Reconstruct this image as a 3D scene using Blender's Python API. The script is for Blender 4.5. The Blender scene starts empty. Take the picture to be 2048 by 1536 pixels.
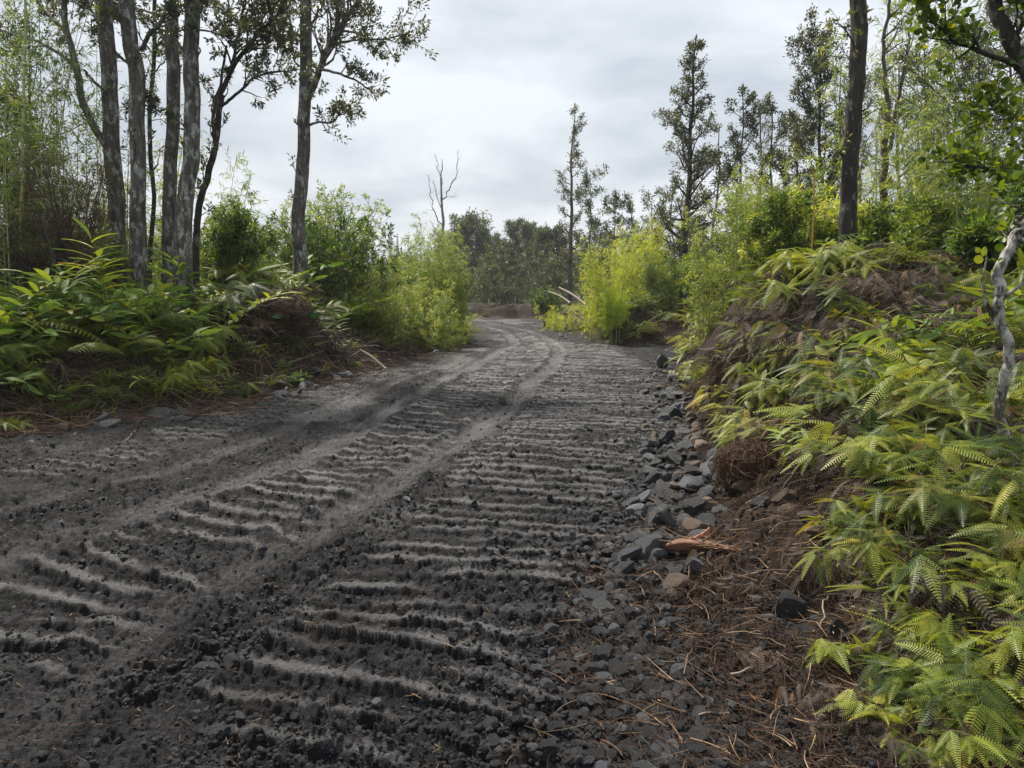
import bpy, math, random
import numpy as np
from mathutils import Vector

# ------------------------------------------------------------------ camera
SC = bpy.context.scene
COL = SC.collection
FPX, CX, CY, HZ, CAMZ = 1538.0, 1024.0, 768.0, 585.0, 1.6
PITCH = math.atan((CY - HZ) / FPX)
cam_d = bpy.data.cameras.new('camera'); cam = bpy.data.objects.new('camera', cam_d); COL.objects.link(cam)
cam_d.sensor_width = 36.0; cam_d.lens = 36.0 * FPX / 2048.0; cam_d.clip_end = 6000; cam_d.clip_start = 0.05
cam.location = (0, 0, CAMZ); cam.rotation_euler = (math.pi / 2 - PITCH, 0, 0)
SC.camera = cam

# ------------------------------------------------------------------ world, sun, exposure
SUN_AZ, SUN_EL = math.radians(-32), math.radians(52)      # azimuth from +Y, negative = towards the left
W = bpy.data.worlds.new('World'); SC.world = W; W.use_nodes = True
nt = W.node_tree; nt.nodes.clear(); N = nt.nodes; L = nt.links
def nd(tree, kind, **kw):
    n = tree.nodes.new(kind)
    for k, v in kw.items():
        if k.startswith('i_'): n.inputs[k[2:].replace('_', ' ')].default_value = v
        else: setattr(n, k, v)
    return n
out = nd(nt, 'ShaderNodeOutputWorld'); bg = nd(nt, 'ShaderNodeBackground'); bg.inputs[1].default_value = 0.1
sky = nd(nt, 'ShaderNodeTexSky', sky_type='NISHITA', sun_disc=False, sun_elevation=SUN_EL, sun_rotation=SUN_AZ)
sky.air_density = 1.0; sky.dust_density = 3.0
tc = nd(nt, 'ShaderNodeTexCoord'); sep = nd(nt, 'ShaderNodeSeparateXYZ'); L.new(tc.outputs['Generated'], sep.inputs[0])
def math_n(tree, op, a, b=None, c=None, clamp=False):
    n = tree.nodes.new('ShaderNodeMath'); n.operation = op; n.use_clamp = clamp
    for i, v in enumerate((a, b, c)):
        if v is None: continue
        if isinstance(v, (int, float)): n.inputs[i].default_value = v
        else: tree.links.new(v, n.inputs[i])
    return n.outputs[0]
zc = math_n(nt, 'MAXIMUM', sep.outputs[2], 0.0)
den = math_n(nt, 'ADD', zc, 0.22)
cx_ = math_n(nt, 'DIVIDE', sep.outputs[0], den); cy_ = math_n(nt, 'DIVIDE', sep.outputs[1], den)
cmb = nd(nt, 'ShaderNodeCombineXYZ'); L.new(cx_, cmb.inputs[0]); L.new(cy_, cmb.inputs[1])
cmb.inputs[2].default_value = 4.3
n1 = nd(nt, 'ShaderNodeTexNoise', i_Scale=1.5, i_Detail=6.0, i_Roughness=0.5, i_Distortion=0.25); L.new(cmb.outputs[0], n1.inputs['Vector'])
ramp = nd(nt, 'ShaderNodeValToRGB'); L.new(n1.outputs['Fac'], ramp.inputs[0])
ramp.color_ramp.elements[0].position = 0.38; ramp.color_ramp.elements[0].color = (0.50, 0.55, 0.62, 1)
ramp.color_ramp.elements[1].position = 0.60; ramp.color_ramp.elements[1].color = (0.79, 0.83, 0.875, 1)
# an overcast sky is about three times brighter overhead than at the horizon
g = math_n(nt, 'MULTIPLY_ADD', math_n(nt, 'POWER', zc, 1.3), 3.5, 7.35)
vm = nd(nt, 'ShaderNodeVectorMath', operation='SCALE'); L.new(ramp.outputs[0], vm.inputs[0]); L.new(g, vm.inputs['Scale'])
mx = nd(nt, 'ShaderNodeMix', data_type='RGBA'); mx.inputs[0].default_value = 0.93
L.new(sky.outputs[0], mx.inputs[6]); L.new(vm.outputs[0], mx.inputs[7])
L.new(mx.outputs[2], bg.inputs[0]); L.new(bg.outputs[0], out.inputs[0])
sd = bpy.data.lights.new('sun', 'SUN'); so = bpy.data.objects.new('sun', sd); COL.objects.link(so)
sd.energy = 5.0; sd.angle = math.radians(6); sd.color = (1.0, 0.93, 0.80)
sv = Vector((math.sin(SUN_AZ) * math.cos(SUN_EL), math.cos(SUN_AZ) * math.cos(SUN_EL), math.sin(SUN_EL)))
so.rotation_euler = sv.to_track_quat('Z', 'Y').to_euler(); so.location = sv * 30
SC.view_settings.view_transform = 'Standard'; SC.view_settings.look = 'None'
SC.view_settings.exposure = 0.55; SC.view_settings.gamma = 1.0
cy = SC.cycles
cy.denoising_prefilter = 'NONE'
cy.max_bounces = 6; cy.diffuse_bounces = 3; cy.glossy_bounces = 2; cy.transmission_bounces = 4; cy.volume_bounces = 0
cy.caustics_reflective = False; cy.caustics_refractive = False; cy.sample_clamp_indirect = 6.0

# ------------------------------------------------------------------ pixel geometry (photo 2048 x 1536)
cp, sp = math.cos(PITCH), math.sin(PITCH)
def ray(px, py):
    u, v = (px - CX) / FPX, (CY - py) / FPX
    return np.array([u, cp + v * sp, -sp + v * cp])
def P(px, py, Y):
    r = ray(px, py); return np.array([0, 0, CAMZ]) + r * (Y / r[1])
def G0(px, py):
    r = ray(px, py); return np.array([0, 0, CAMZ]) + r * (-CAMZ / r[2])

# ------------------------------------------------------------------ noise
def _h(ix, iy, s):
    n = (ix.astype(np.int64) * 374761393 + iy.astype(np.int64) * 668265263 + s * 974711) & 0xffffffff
    n = ((n ^ (n >> 13)) * 1274126177) & 0xffffffff
    n = n ^ (n >> 16)
    return (n & 0xffff) / 65535.0
def vn(x, y, s=0):
    ix, iy = np.floor(x), np.floor(y); fx, fy = x - ix, y - iy
    fx = fx * fx * fx * (fx * (fx * 6 - 15) + 10); fy = fy * fy * fy * (fy * (fy * 6 - 15) + 10)
    a, b, c, d = _h(ix, iy, s), _h(ix + 1, iy, s), _h(ix, iy + 1, s), _h(ix + 1, iy + 1, s)
    return (a + (b - a) * fx) * (1 - fy) + (c + (d - c) * fx) * fy
def fbm(x, y, o=4, s=0, g=0.5):
    t = 0; a = 1.0; w = 0; f = 1.0
    for k in range(o):
        ca, sa = math.cos(k * 1.1), math.sin(k * 1.1)
        t = t + a * vn((x * ca - y * sa) * f + 17.3 * k, (x * sa + y * ca) * f - 9.1 * k, s + k); w += a; a *= g; f *= 2.03
    return t / w
def lumps(x, y, c, s=0, jit=.8):
    """rounded clods on a jittered grid of cell size c, height 0..1"""
    X, Y = x / c, y / c; ix, iy = np.floor(X), np.floor(Y); out_ = np.zeros(x.shape)
    for a in (-1, 0, 1):
        for b in (-1, 0, 1):
            jx, jy = ix + a, iy + b; r1, r2, r3 = _h(jx, jy, s), _h(jx, jy, s + 1), _h(jx, jy, s + 2)
            px, py = jx + .5 + (r1 - .5) * jit, jy + .5 + (r2 - .5) * jit; R_ = .25 + .5 * r3
            d2 = ((X - px) ** 2 + ((Y - py) * (1 + .5 * (r1 - .3))) ** 2) / R_ ** 2
            out_ = np.maximum(out_, np.sqrt(np.clip(1 - d2, 0, 1)) * R_ / .75)
    return out_
def sm(a, b, x):
    t = np.clip((x - a) / (b - a), 0, 1); return t * t * (3 - 2 * t)
def catmull(p, n=8):
    p = np.asarray(p, float); q = np.vstack([2 * p[0] - p[1], p, 2 * p[-1] - p[-2]]); o = []
    for i in range(1, len(q) - 2):
        for t in np.arange(n) / n:
            a, b, c, d = q[i - 1], q[i], q[i + 1], q[i + 2]
            o.append(.5 * ((2 * b) + (c - a) * t + (2 * a - 5 * b + 4 * c - d) * t * t + (3 * b - a - 3 * c + d) * t ** 3))
    o.append(p[-1]); return np.array(o)

# ------------------------------------------------------------------ terrain shape
LEFT = [(-7.5, -8), (-6.8, 3), (-6.2, 7.6)] + [tuple(G0(a, b)[:2]) for a, b in
        [(60, 862), (200, 848), (400, 826), (560, 786), (650, 764), (760, 735), (860, 702), (938, 688), (952, 668), (936, 652)]] + [(-9, 42.5), (-26, 44)]
RIGHT = [(1.3, -8), (0.85, 1.5)] + [tuple(G0(a, b)[:2]) for a, b in
        [(1370, 1400), (1330, 1300), (1310, 1150), (1400, 1020), (1415, 930), (1385, 850), (1355, 780), (1345, 735), (1378, 700), (1330, 692), (1190, 690), (1130, 664), (1092, 643), (1080, 636.5)]] + [(-6, 53), (-26, 55)]
POLY = np.array(LEFT + RIGHT[::-1])
def sdist(x, y):
    """signed distance to the road's outline, positive outside"""
    d2 = np.full(x.shape, 1e9); ins = np.zeros(x.shape, bool); n = len(POLY)
    for i in range(n):
        a, b = POLY[i], POLY[(i + 1) % n]
        ex, ey = b - a; wx, wy = x - a[0], y - a[1]
        t = np.clip((wx * ex + wy * ey) / (ex * ex + ey * ey), 0, 1)
        d2 = np.minimum(d2, (wx - ex * t) ** 2 + (wy - ey * t) ** 2)
        c = ((a[1] > y) != (b[1] > y))
        if b[1] != a[1]: ins ^= c & (x < (b[0] - a[0]) * (y - a[1]) / (b[1] - a[1]) + a[0])
    d = np.sqrt(d2); return np.where(ins, -d, d)
CLx = np.interp
def center_x(y): return np.interp(y, [-8, 4, 8, 14, 23, 33, 48, 60], [-3, -2.2, -2, -1.2, 0.6, 0.6, 0, -1])
MOUNDS = [  # x, y, rx, ry, h
    (-4.55, 14.6, 1.0, 1.3, 0.75), (-5.6, 15.5, 1.4, 1.5, 0.45), (-8.4, 11.5, 1.8, 1.5, 0.3), (3.15, 9.6, .9, 1.0, 0.55), (4.3, 8.6, 1.3, 1.1, 0.35),
    (5.4, 14, 1.6, 2.0, 0.5), (3.6, 27, 1.6, 1.6, 0.7), (2.2, 36, .9, 2.2, .8), (2.0, 5.6, .5, .5, .12), (-3.0, 19.5, 1.0, 2.0, 0.3), (-2.2, 25.5, .8, 2.0, .4)]
def H(x, y):
    s = sdist(x, y); left = x < center_x(y)
    so_ = np.maximum(s, 0)
    hl = np.interp(y, [-8, 6, 9, 14, 20, 30, 45], [.4, .5, .75, .95, .7, .5, .3])
    hr = np.interp(y, [-8, 3, 4.5, 6, 9, 13, 17, 21, 30, 45], [.15, .28, .65, 1.1, 1.5, 1.5, 1.2, .8, .6, .5])
    wl = sm(0, 1.7, so_); wr = sm(0, 1.6, so_)
    far = (y > 47) & (x > -24) & (x < 3.0)
    h = np.where(left, hl * wl, hr * wr)
    berm = .85 * np.exp(-((so_ - 1.2) / .9) ** 2) * (so_ > 0)
    h = np.where(far, np.maximum(berm * sm(0, .6, so_), 0.25 * sm(0, 3, so_)), h)
    for mx_, my, rx, ry, hh in MOUNDS:
        h = h + hh * np.exp(-((x - mx_) / rx) ** 2 - ((y - my) / ry) ** 2) * sm(-.1, .7, s)
    h = h + sm(0.1, 1.0, so_) * (fbm(x * .9, y * .9, 3, 5) - .5) * .38 + sm(20, 200, np.hypot(x, y)) * (fbm(x * .02, y * .02, 3, 8) - .5) * 3
    h = h + .05 * np.clip(-s, -1, 0)*0
    return h
TRK = {k: catmull([tuple(G0(a, b)[:2]) for a, b in v], 6) for k, v in dict(
    L=[(-330, 1230), (0, 1128), (400, 992), (640, 898), (870, 772), (1000, 702), (1022, 681), (985, 656), (900, 643)],
    R=[(-20, 1536), (160, 1360), (420, 1190), (700, 1020), (930, 870), (1045, 785), (1108, 722), (1108, 692), (1052, 661), (975, 645)],
    Q=[(-200, 1100), (0, 1040), (300, 950), (560, 868), (760, 782), (930, 715)]).items()}
ZONE = {k: (catmull([tuple(G0(a, b)[:2]) for a, b in v], 6), w) for k, (v, w) in dict(
    A=([(640, 1536), (770, 1400), (920, 1250), (990, 1100), (1040, 1000), (1130, 900), (1185, 820), (1185, 740), (1150, 690)], [.75]),
    B=([(-260, 1420), (60, 1210), (400, 1080), (620, 985), (760, 905), (900, 820), (1000, 750), (1050, 705), (1040, 670)], [.75, .75, .7, .6, .6, .65, .7, .7, .6]),
    C=([(60, 960), (330, 890), (520, 830), (720, 760), (860, 712)], [.4, .5, .6, .7, .7])).items()}
def along(x, y, line):
    best = np.full(x.shape, 1e9); T = np.zeros(x.shape); Lt = np.zeros(x.shape); acc = 0
    for i in range(len(line) - 1):
        a, e = line[i], line[i + 1] - line[i]; ln = math.hypot(*e)
        wx, wy = x - a[0], y - a[1]; t = np.clip((wx * e[0] + wy * e[1]) / ln ** 2, 0, 1)
        d = np.hypot(wx - e[0] * t, wy - e[1] * t); m = d < best
        cr = (e[0] * wy - e[1] * wx) / ln
        best = np.where(m, d, best); T = np.where(m, acc + t * ln, T); Lt = np.where(m, np.sign(cr) * d, Lt); acc += ln
    return T, Lt, acc
def detail(x, y, s):
    """small relief of the ground and the masks its material uses"""
    n = len(x); dz = np.zeros(n); packed = np.zeros(n); smooth = np.zeros(n); ridge = np.zeros(n)
    m = (s < 1.0) & (y < 60)
    X, Y, S = x[m], y[m], s[m]
    rel = np.zeros(len(X)); pk = np.zeros(len(X)); smo = np.zeros(len(X)); rg = np.zeros(len(X))
    wob = (fbm(X * 1.3, Y * 1.3, 3, 21) - .5)
    pkT = np.zeros(len(X)); rut = np.zeros(len(X))
    for k, wd, dp in (('L', .20, .025), ('R', .19, .02), ('Q', .16, .012)):
        t, l, _ = along(X, Y, TRK[k]); l = l + wob * .12
        c = 1 - sm(wd * .3, wd * 1.25, np.abs(l)); nn = .5 + 1.8 * (fbm(t * .9, l * 4, 4, 33) - .42)
        edge = np.exp(-((np.abs(l) - wd * 1.2) / .07) ** 2)
        rut += c * dp - edge * .018
        pkT = np.maximum(pkT, c * np.clip(nn, .12, 1) * (1 if k != 'Q' else .5) * np.interp(Y, [3, 5, 9, 14, 24], [.35, .55, 1, .8, .5]))
        tr = np.sin(t * 2 * math.pi / .055 + np.sign(l) * 1.3 + np.abs(l) * 30)
        rel += c * .0022 * tr * (vn(t * 1.2, l * 2, 4) > .5)
    for k, per in (('A', .215), ('B', .26), ('C', .22)):
        line, w = ZONE[k]; t, l, Ltot = along(X, Y, line)
        wd = np.interp(Y, [3, 5, 6, 8, 11, 18, 25], [.85, .75, .8, 1.0, 1.15, 1.3, 1.3]) if k == 'A' else np.interp(t / Ltot, np.linspace(0, 1, len(w)), w)
        inz = (1 - sm(.8, 1.12, np.abs(l) / wd + wob * .35)) * (1 - .85 * pkT)
        sk = {'A': -.04, 'B': -.12, 'C': 0.}[k]
        grow_ = 1 + 0.0 * t
        ph = t / per + l * sk / per + (fbm(t * .7, l * 1.2, 3, 50) - .5) * .55 + (fbm(t * 9, l * 9, 3, 52) - .5) * .16
        f = ph - np.floor(ph); kid = np.floor(ph)
        live = np.clip(3.6 * (fbm(l * 1.5 + kid * 7.3, kid * 3.1, 2, 61) - .25), .10, 1)      # each bar broken along its length
        # a flat shelf pressed by the track plate, then a crumbled step
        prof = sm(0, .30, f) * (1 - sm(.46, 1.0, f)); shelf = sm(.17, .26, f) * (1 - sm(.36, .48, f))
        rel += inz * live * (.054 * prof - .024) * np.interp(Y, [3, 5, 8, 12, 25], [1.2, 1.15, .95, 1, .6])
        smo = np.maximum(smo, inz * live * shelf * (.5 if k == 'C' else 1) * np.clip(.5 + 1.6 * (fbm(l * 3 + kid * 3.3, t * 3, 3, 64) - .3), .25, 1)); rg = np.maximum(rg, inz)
    patch = sm(.50, .66, fbm(X * .8 + 3, Y * .5, 3, 77)) * sm(-.3, -1.2, S)
    pk = np.clip(np.maximum(pkT, patch * .55 * (1 - rg)), 0, 1)
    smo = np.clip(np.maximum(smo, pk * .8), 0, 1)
    rough = (1 - .86 * smo) * (1 - .15 * rg)
    a1 = np.abs(fbm(X * 5, Y * 5, 3, 80) - .5) * 2; a2 = fbm(X * 17, Y * 17, 3, 90, .6); a3 = fbm(X * 44, Y * 44, 3, 95, .65)
    near = 1 - .6 * sm(9, 26, Y); wx = (vn(X * 30, Y * 30, 71) - .5) * .02; wy = (vn(X * 30, Y * 30, 72) - .5) * .02; cov = sm(.34, .6, fbm(X * 2.3, Y * 2.3, 3, 73))
    nf = Y < 16; l1 = np.zeros(len(X)); l2 = np.zeros(len(X)); l1[nf] = lumps((X + wx)[nf], (Y + wy)[nf], .075, 700); l2[nf] = lumps((X + wx)[nf], (Y - wy)[nf], .030, 710)
    rel += rough * (l1 * .040 * cov + l2 * .019) + smo * l2 * .0015
    rel += rough * ((a1 - .3) * .04 + (a2 - .5) * .050 + (a3 - .5) * .026 * near) + smo * ((a2 - .5) * .007 + (a3 - .5) * .004)
    rel += (fbm(X * .55, Y * .55, 3, 12) - .5) * .11 - rut
    rel *= (1 - sm(.3, 1.0, S))
    dz[m] = rel; packed[m] = pk; smooth[m] = smo; ridge[m] = rg
    o = sm(-.1, .6, s) * (np.hypot(x, y) < 70)
    dz += o * ((fbm(x * 4, y * 4, 4, 101) - .5) * .14 + (fbm(x * 22, y * 22, 2, 104) - .5) * .03)
    return dz, packed, smooth, ridge
def HF(x, y):
    s = sdist(x, y); return H(x, y) + detail(x, y, s)[0]
def hit(px, py, lo=1.5, hi=120):
    r = ray(px, py); Y = np.geomspace(lo, hi, 1500); pt = np.array([0, 0, CAMZ]) + r[None] * (Y / r[1])[:, None]
    h = H(pt[:, 0], pt[:, 1]); k = np.where(pt[:, 2] <= h)[0]
    i = k[0] if len(k) else -1
    return np.array([pt[i, 0], pt[i, 1], h[i]])
def ground(x, y): return float(H(np.array([float(x)]), np.array([float(y)]))[0])

# ------------------------------------------------------------------ mesh building
class Geo:
    def __init__(s): s.v = []; s.f = {3: [], 4: []}; s.t = []; s.n = 0; s.mi = {3: [], 4: []}
    def add(s, v, f, tint=0.5, mi=0):
        v = np.asarray(v, float); f = np.asarray(f)
        s.v.append(v); s.t.append(np.broadcast_to(np.asarray(tint, float), (len(v),)).copy())
        k = f.shape[1]; s.f[k].append(f + s.n); s.mi[k].append(np.full(len(f), mi)); s.n += len(v)
    def tube(s, p, r, sides=8, tint=0.5, rough=0.0, seed=0, mi=0, cap=True):
        p = np.asarray(p, float); n = len(p); r = np.broadcast_to(np.asarray(r, float), (n,))
        tg = np.gradient(p, axis=0); tg /= np.linalg.norm(tg, axis=1)[:, None] + 1e-9
        ref = np.array([0, 1, 0.]) if abs(tg[0][2]) > .8 else np.array([0, 0, 1.])
        a = np.cross(tg, ref); a /= np.linalg.norm(a, axis=1)[:, None] + 1e-9; b = np.cross(tg, a)
        th = np.arange(sides) * 2 * math.pi / sides
        rr = r[:, None] * np.ones(sides)[None]
        if rough:
            ln = np.concatenate([[0], np.cumsum(np.linalg.norm(np.diff(p, axis=0), axis=1))])
            T, Q = np.meshgrid(th, ln); 
            cxx = np.cos(T) * 2.2 + seed * 3.1; cyy = np.sin(T) * 2.2
            nz = fbm(cxx * 1.6 + Q * .35, cyy * 1.6 + Q * .9, 3, seed) - .5
            nz2 = fbm(cxx * 5 , cyy * 5 + Q * 1.4, 2, seed + 9) - .5
            rr = rr * (1 + rough * (nz * 1.3 + nz2 * .6))
        v = p[:, None] + rr[..., None] * (np.cos(th)[None, :, None] * a[:, None] + np.sin(th)[None, :, None] * b[:, None])
        i, j = np.meshgrid(np.arange(n - 1), np.arange(sides), indexing='ij'); j2 = (j + 1) % sides
        f = np.stack([i * sides + j, (i + 1) * sides + j, (i + 1) * sides + j2, i * sides + j2], -1).reshape(-1, 4)
        vv = v.reshape(-1, 3); s.add(vv, f, tint, mi)
        if cap and sides > 3:
            c = s.n; s.add(p[-1:], np.zeros((0, 3), int), tint)
            base = c - sides
            s.f[3].append(np.array([[base + k, base + (k + 1) % sides, c] for k in range(sides)])); s.mi[3].append(np.full(sides, mi))
    def stamp(s, T, pos, D, Nn, S, tint=.5, wid=1.0, mi=0):
        V, F = T; n = len(pos)
        if n == 0: return
        D = D / (np.linalg.norm(D, axis=1)[:, None] + 1e-9); X = np.cross(D, Nn); X /= np.linalg.norm(X, axis=1)[:, None] + 1e-9; Z = np.cross(X, D)
        S = np.broadcast_to(np.asarray(S, float), (n,)); wd = np.broadcast_to(np.asarray(wid, float), (n,))
        v = pos[:, None] + (V[None, :, 0, None] * (S * wd)[:, None, None]) * X[:, None] + V[None, :, 1, None] * S[:, None, None] * D[:, None] + V[None, :, 2, None] * S[:, None, None] * Z[:, None]
        f = (F[None] + (np.arange(n) * len(V))[:, None, None]).reshape(-1, F.shape[1])
        t = np.repeat(np.broadcast_to(np.asarray(tint, float), (n,)), len(V))
        s.add(v.reshape(-1, 3), f, t, mi)
    def mesh(s, name, mats, smooth=True):
        me = bpy.data.meshes.new(name)
        V = np.vstack(s.v) if s.v else np.zeros((0, 3))
        F3 = np.vstack([f for f in s.f[3]]) if s.f[3] else np.zeros((0, 3), int)
        F4 = np.vstack([f for f in s.f[4]]) if s.f[4] else np.zeros((0, 4), int)
        me.vertices.add(len(V)); me.vertices.foreach_set('co', V.astype(np.float32).ravel())
        li = np.concatenate([F3.ravel(), F4.ravel()]).astype(np.int32); me.loops.add(len(li)); me.loops.foreach_set('vertex_index', li)
        np_ = len(F3) + len(F4); me.polygons.add(np_)
        st = np.concatenate([np.arange(len(F3)) * 3, len(F3) * 3 + np.arange(len(F4)) * 4]).astype(np.int32)
        me.polygons.foreach_set('loop_start', st)
        mi = np.concatenate(s.mi[3] + s.mi[4]) if np_ else np.zeros(0)
        if not isinstance(mats, (list, tuple)): mats = [mats]
        for m in mats: me.materials.append(m)
        me.polygons.foreach_set('material_index', mi.astype(np.int32))
        me.polygons.foreach_set('use_smooth', np.full(np_, smooth))
        at = me.attributes.new('tint', 'FLOAT', 'POINT'); at.data.foreach_set('value', np.concatenate(s.t).astype(np.float32) if s.t else np.zeros(0, np.float32))
        me.update(calc_edges=True); return me
def tag(o, label=None, cat=None, group=None, kind=None):
    if label: o['label'] = label
    if cat: o['category'] = cat
    if group: o['group'] = group
    if kind: o['kind'] = kind
    return o
def link(name, me, parent=None, loc=None, rot=None, scale=None):
    o = bpy.data.objects.new(name, me); COL.objects.link(o)
    if parent: o.parent = parent
    if loc is not None: o.location = loc
    if rot is not None: o.rotation_euler = rot
    if scale is not None: o.scale = (scale,) * 3 if isinstance(scale, (int, float)) else scale
    return o
def empty(name, loc, label, cat, group=None):
    o = bpy.data.objects.new(name, None); COL.objects.link(o); o.location = loc; o.empty_display_size = .2
    return tag(o, label, cat, group)

# ------------------------------------------------------------------ materials
def newmat(name):
    m = bpy.data.materials.new(name); m.use_nodes = True; t = m.node_tree; t.nodes.clear()
    o = t.nodes.new('ShaderNodeOutputMaterial'); return m, t, o
def mixc(t, fac, a, b, bt='MIX'):
    n = t.nodes.new('ShaderNodeMix'); n.data_type = 'RGBA'; n.blend_type = bt
    for i, v in ((0, fac), (6, a), (7, b)):
        if isinstance(v, (int, float)): n.inputs[i].default_value = v
        elif isinstance(v, tuple): n.inputs[i].default_value = (*v, 1) if len(v) == 3 else v
        else: t.links.new(v, n.inputs[i])
    return n.outputs[2]
def noise(t, scale, detail=3.0, rough=.55, coord='Object', mapping=None, dist=0):
    c = t.nodes.new('ShaderNodeTexCoord'); n = nd(t, 'ShaderNodeTexNoise', i_Scale=scale, i_Detail=detail, i_Roughness=rough, i_Distortion=dist)
    src = c.outputs[coord]
    if mapping:
        mp = t.nodes.new('ShaderNodeMapping'); mp.inputs['Scale'].default_value = mapping; t.links.new(src, mp.inputs[0]); src = mp.outputs[0]
    t.links.new(src, n.inputs['Vector']); return n.outputs['Fac']
def rampf(t, fac, stops):
    r = t.nodes.new('ShaderNodeValToRGB'); t.links.new(fac, r.inputs[0]); e = r.color_ramp.elements
    while len(e) > len(stops): e.remove(e[-1])
    while len(e) < len(stops): e.new(1.0)
    for k, (p, c) in enumerate(stops): e[k].position = p; e[k].color = (*c, 1)
    return r.outputs[0]
def attr(t, name):
    a = t.nodes.new('ShaderNodeAttribute'); a.attribute_name = name; return a.outputs['Fac']
def leafmat(name, stops, trans=.38, rough=.45, spec=.35, vary=.35):
    """stops: colours along the tint attribute (0..1)"""
    m, t, o = newmat(name); oi = t.nodes.new('ShaderNodeObjectInfo')
    ti = attr(t, 'tint'); nz = noise(t, 9, 2)
    f = math_n(t, 'ADD', ti, math_n(t, 'MULTIPLY_ADD', nz, .4, -.2)); f = math_n(t, 'ADD', f, math_n(t, 'MULTIPLY_ADD', oi.outputs['Random'], vary, -vary / 2), clamp=True)
    c = rampf(t, f, stops)
    b = nd(t, 'ShaderNodeBsdfPrincipled', i_Roughness=rough); b.inputs['Specular IOR Level'].default_value = spec; t.links.new(c, b.inputs['Base Color'])
    tr = t.nodes.new('ShaderNodeBsdfTranslucent'); c2 = mixc(t, 1.0, c, (1.35, 1.25, .55), 'MULTIPLY'); t.links.new(c2, tr.inputs[0])
    mxs = t.nodes.new('ShaderNodeMixShader'); mxs.inputs[0].default_value = trans
    t.links.new(b.outputs[0], mxs.inputs[1]); t.links.new(tr.outputs[0], mxs.inputs[2]); t.links.new(mxs.outputs[0], o.inputs[0]); return m
def barkmat(name, dark, light, lichen=None, lich_amt=.5, sc=1.0, bump=.6):
    m, t, o = newmat(name)
    n_a = noise(t, 7 * sc, 5, .65, 'Object', (2.2, 2.2, .35), .3); n_b = noise(t, 16 * sc, 4, .7, 'Object', (2.0, 2.0, .35)); n_c = noise(t, 9 * sc, 5, .7, 'Object', (1, 1, .45))
    c = rampf(t, n_a, [(.3, dark), (.68, light)]); c = mixc(t, math_n(t, 'MULTIPLY_ADD', n_b, 1.6, -.5, clamp=True), c, tuple(x * .45 for x in dark))
    if lichen:
        lf = rampf(t, n_c, [(lich_amt, (0, 0, 0)), (lich_amt + .07, (1, 1, 1))]); br = noise(t, 14, 4, .7)
        lf = math_n(t, 'MULTIPLY', lf, math_n(t, 'MULTIPLY_ADD', br, 2.4, -.55, clamp=True)); c = mixc(t, lf, c, lichen)
    b = nd(t, 'ShaderNodeBsdfPrincipled', i_Roughness=.85); t.links.new(c, b.inputs['Base Color'])
    bp = t.nodes.new('ShaderNodeBump'); bp.inputs['Strength'].default_value = bump; bp.inputs['Distance'].default_value = .03
    t.links.new(math_n(t, 'ADD', n_a, n_b), bp.inputs['Height']); t.links.new(bp.outputs[0], b.inputs['Normal']); t.links.new(b.outputs[0], o.inputs[0]); return m
def simple(name, stops, rough=.6, sc=20, bump=0., spec=.4, usetint=True):
    m, t, o = newmat(name); nz = noise(t, sc, 4, .65); oi = t.nodes.new('ShaderNodeObjectInfo')
    f = math_n(t, 'ADD', math_n(t, 'MULTIPLY', nz, .6), math_n(t, 'MULTIPLY', oi.outputs['Random'], .4))
    if usetint: f = math_n(t, 'ADD', math_n(t, 'MULTIPLY', f, .5), math_n(t, 'MULTIPLY', attr(t, 'tint'), .5))
    c = rampf(t, f, stops); b = nd(t, 'ShaderNodeBsdfPrincipled', i_Roughness=rough); b.inputs['Specular IOR Level'].default_value = spec
    t.links.new(c, b.inputs['Base Color'])
    if bump:
        n2 = noise(t, sc * 3, 5, .7); bp = t.nodes.new('ShaderNodeBump'); bp.inputs['Strength'].default_value = bump; bp.inputs['Distance'].default_value = .02
        t.links.new(n2, bp.inputs['Height']); t.links.new(bp.outputs[0], b.inputs['Normal'])
    t.links.new(b.outputs[0], o.inputs[0]); return m
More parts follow.
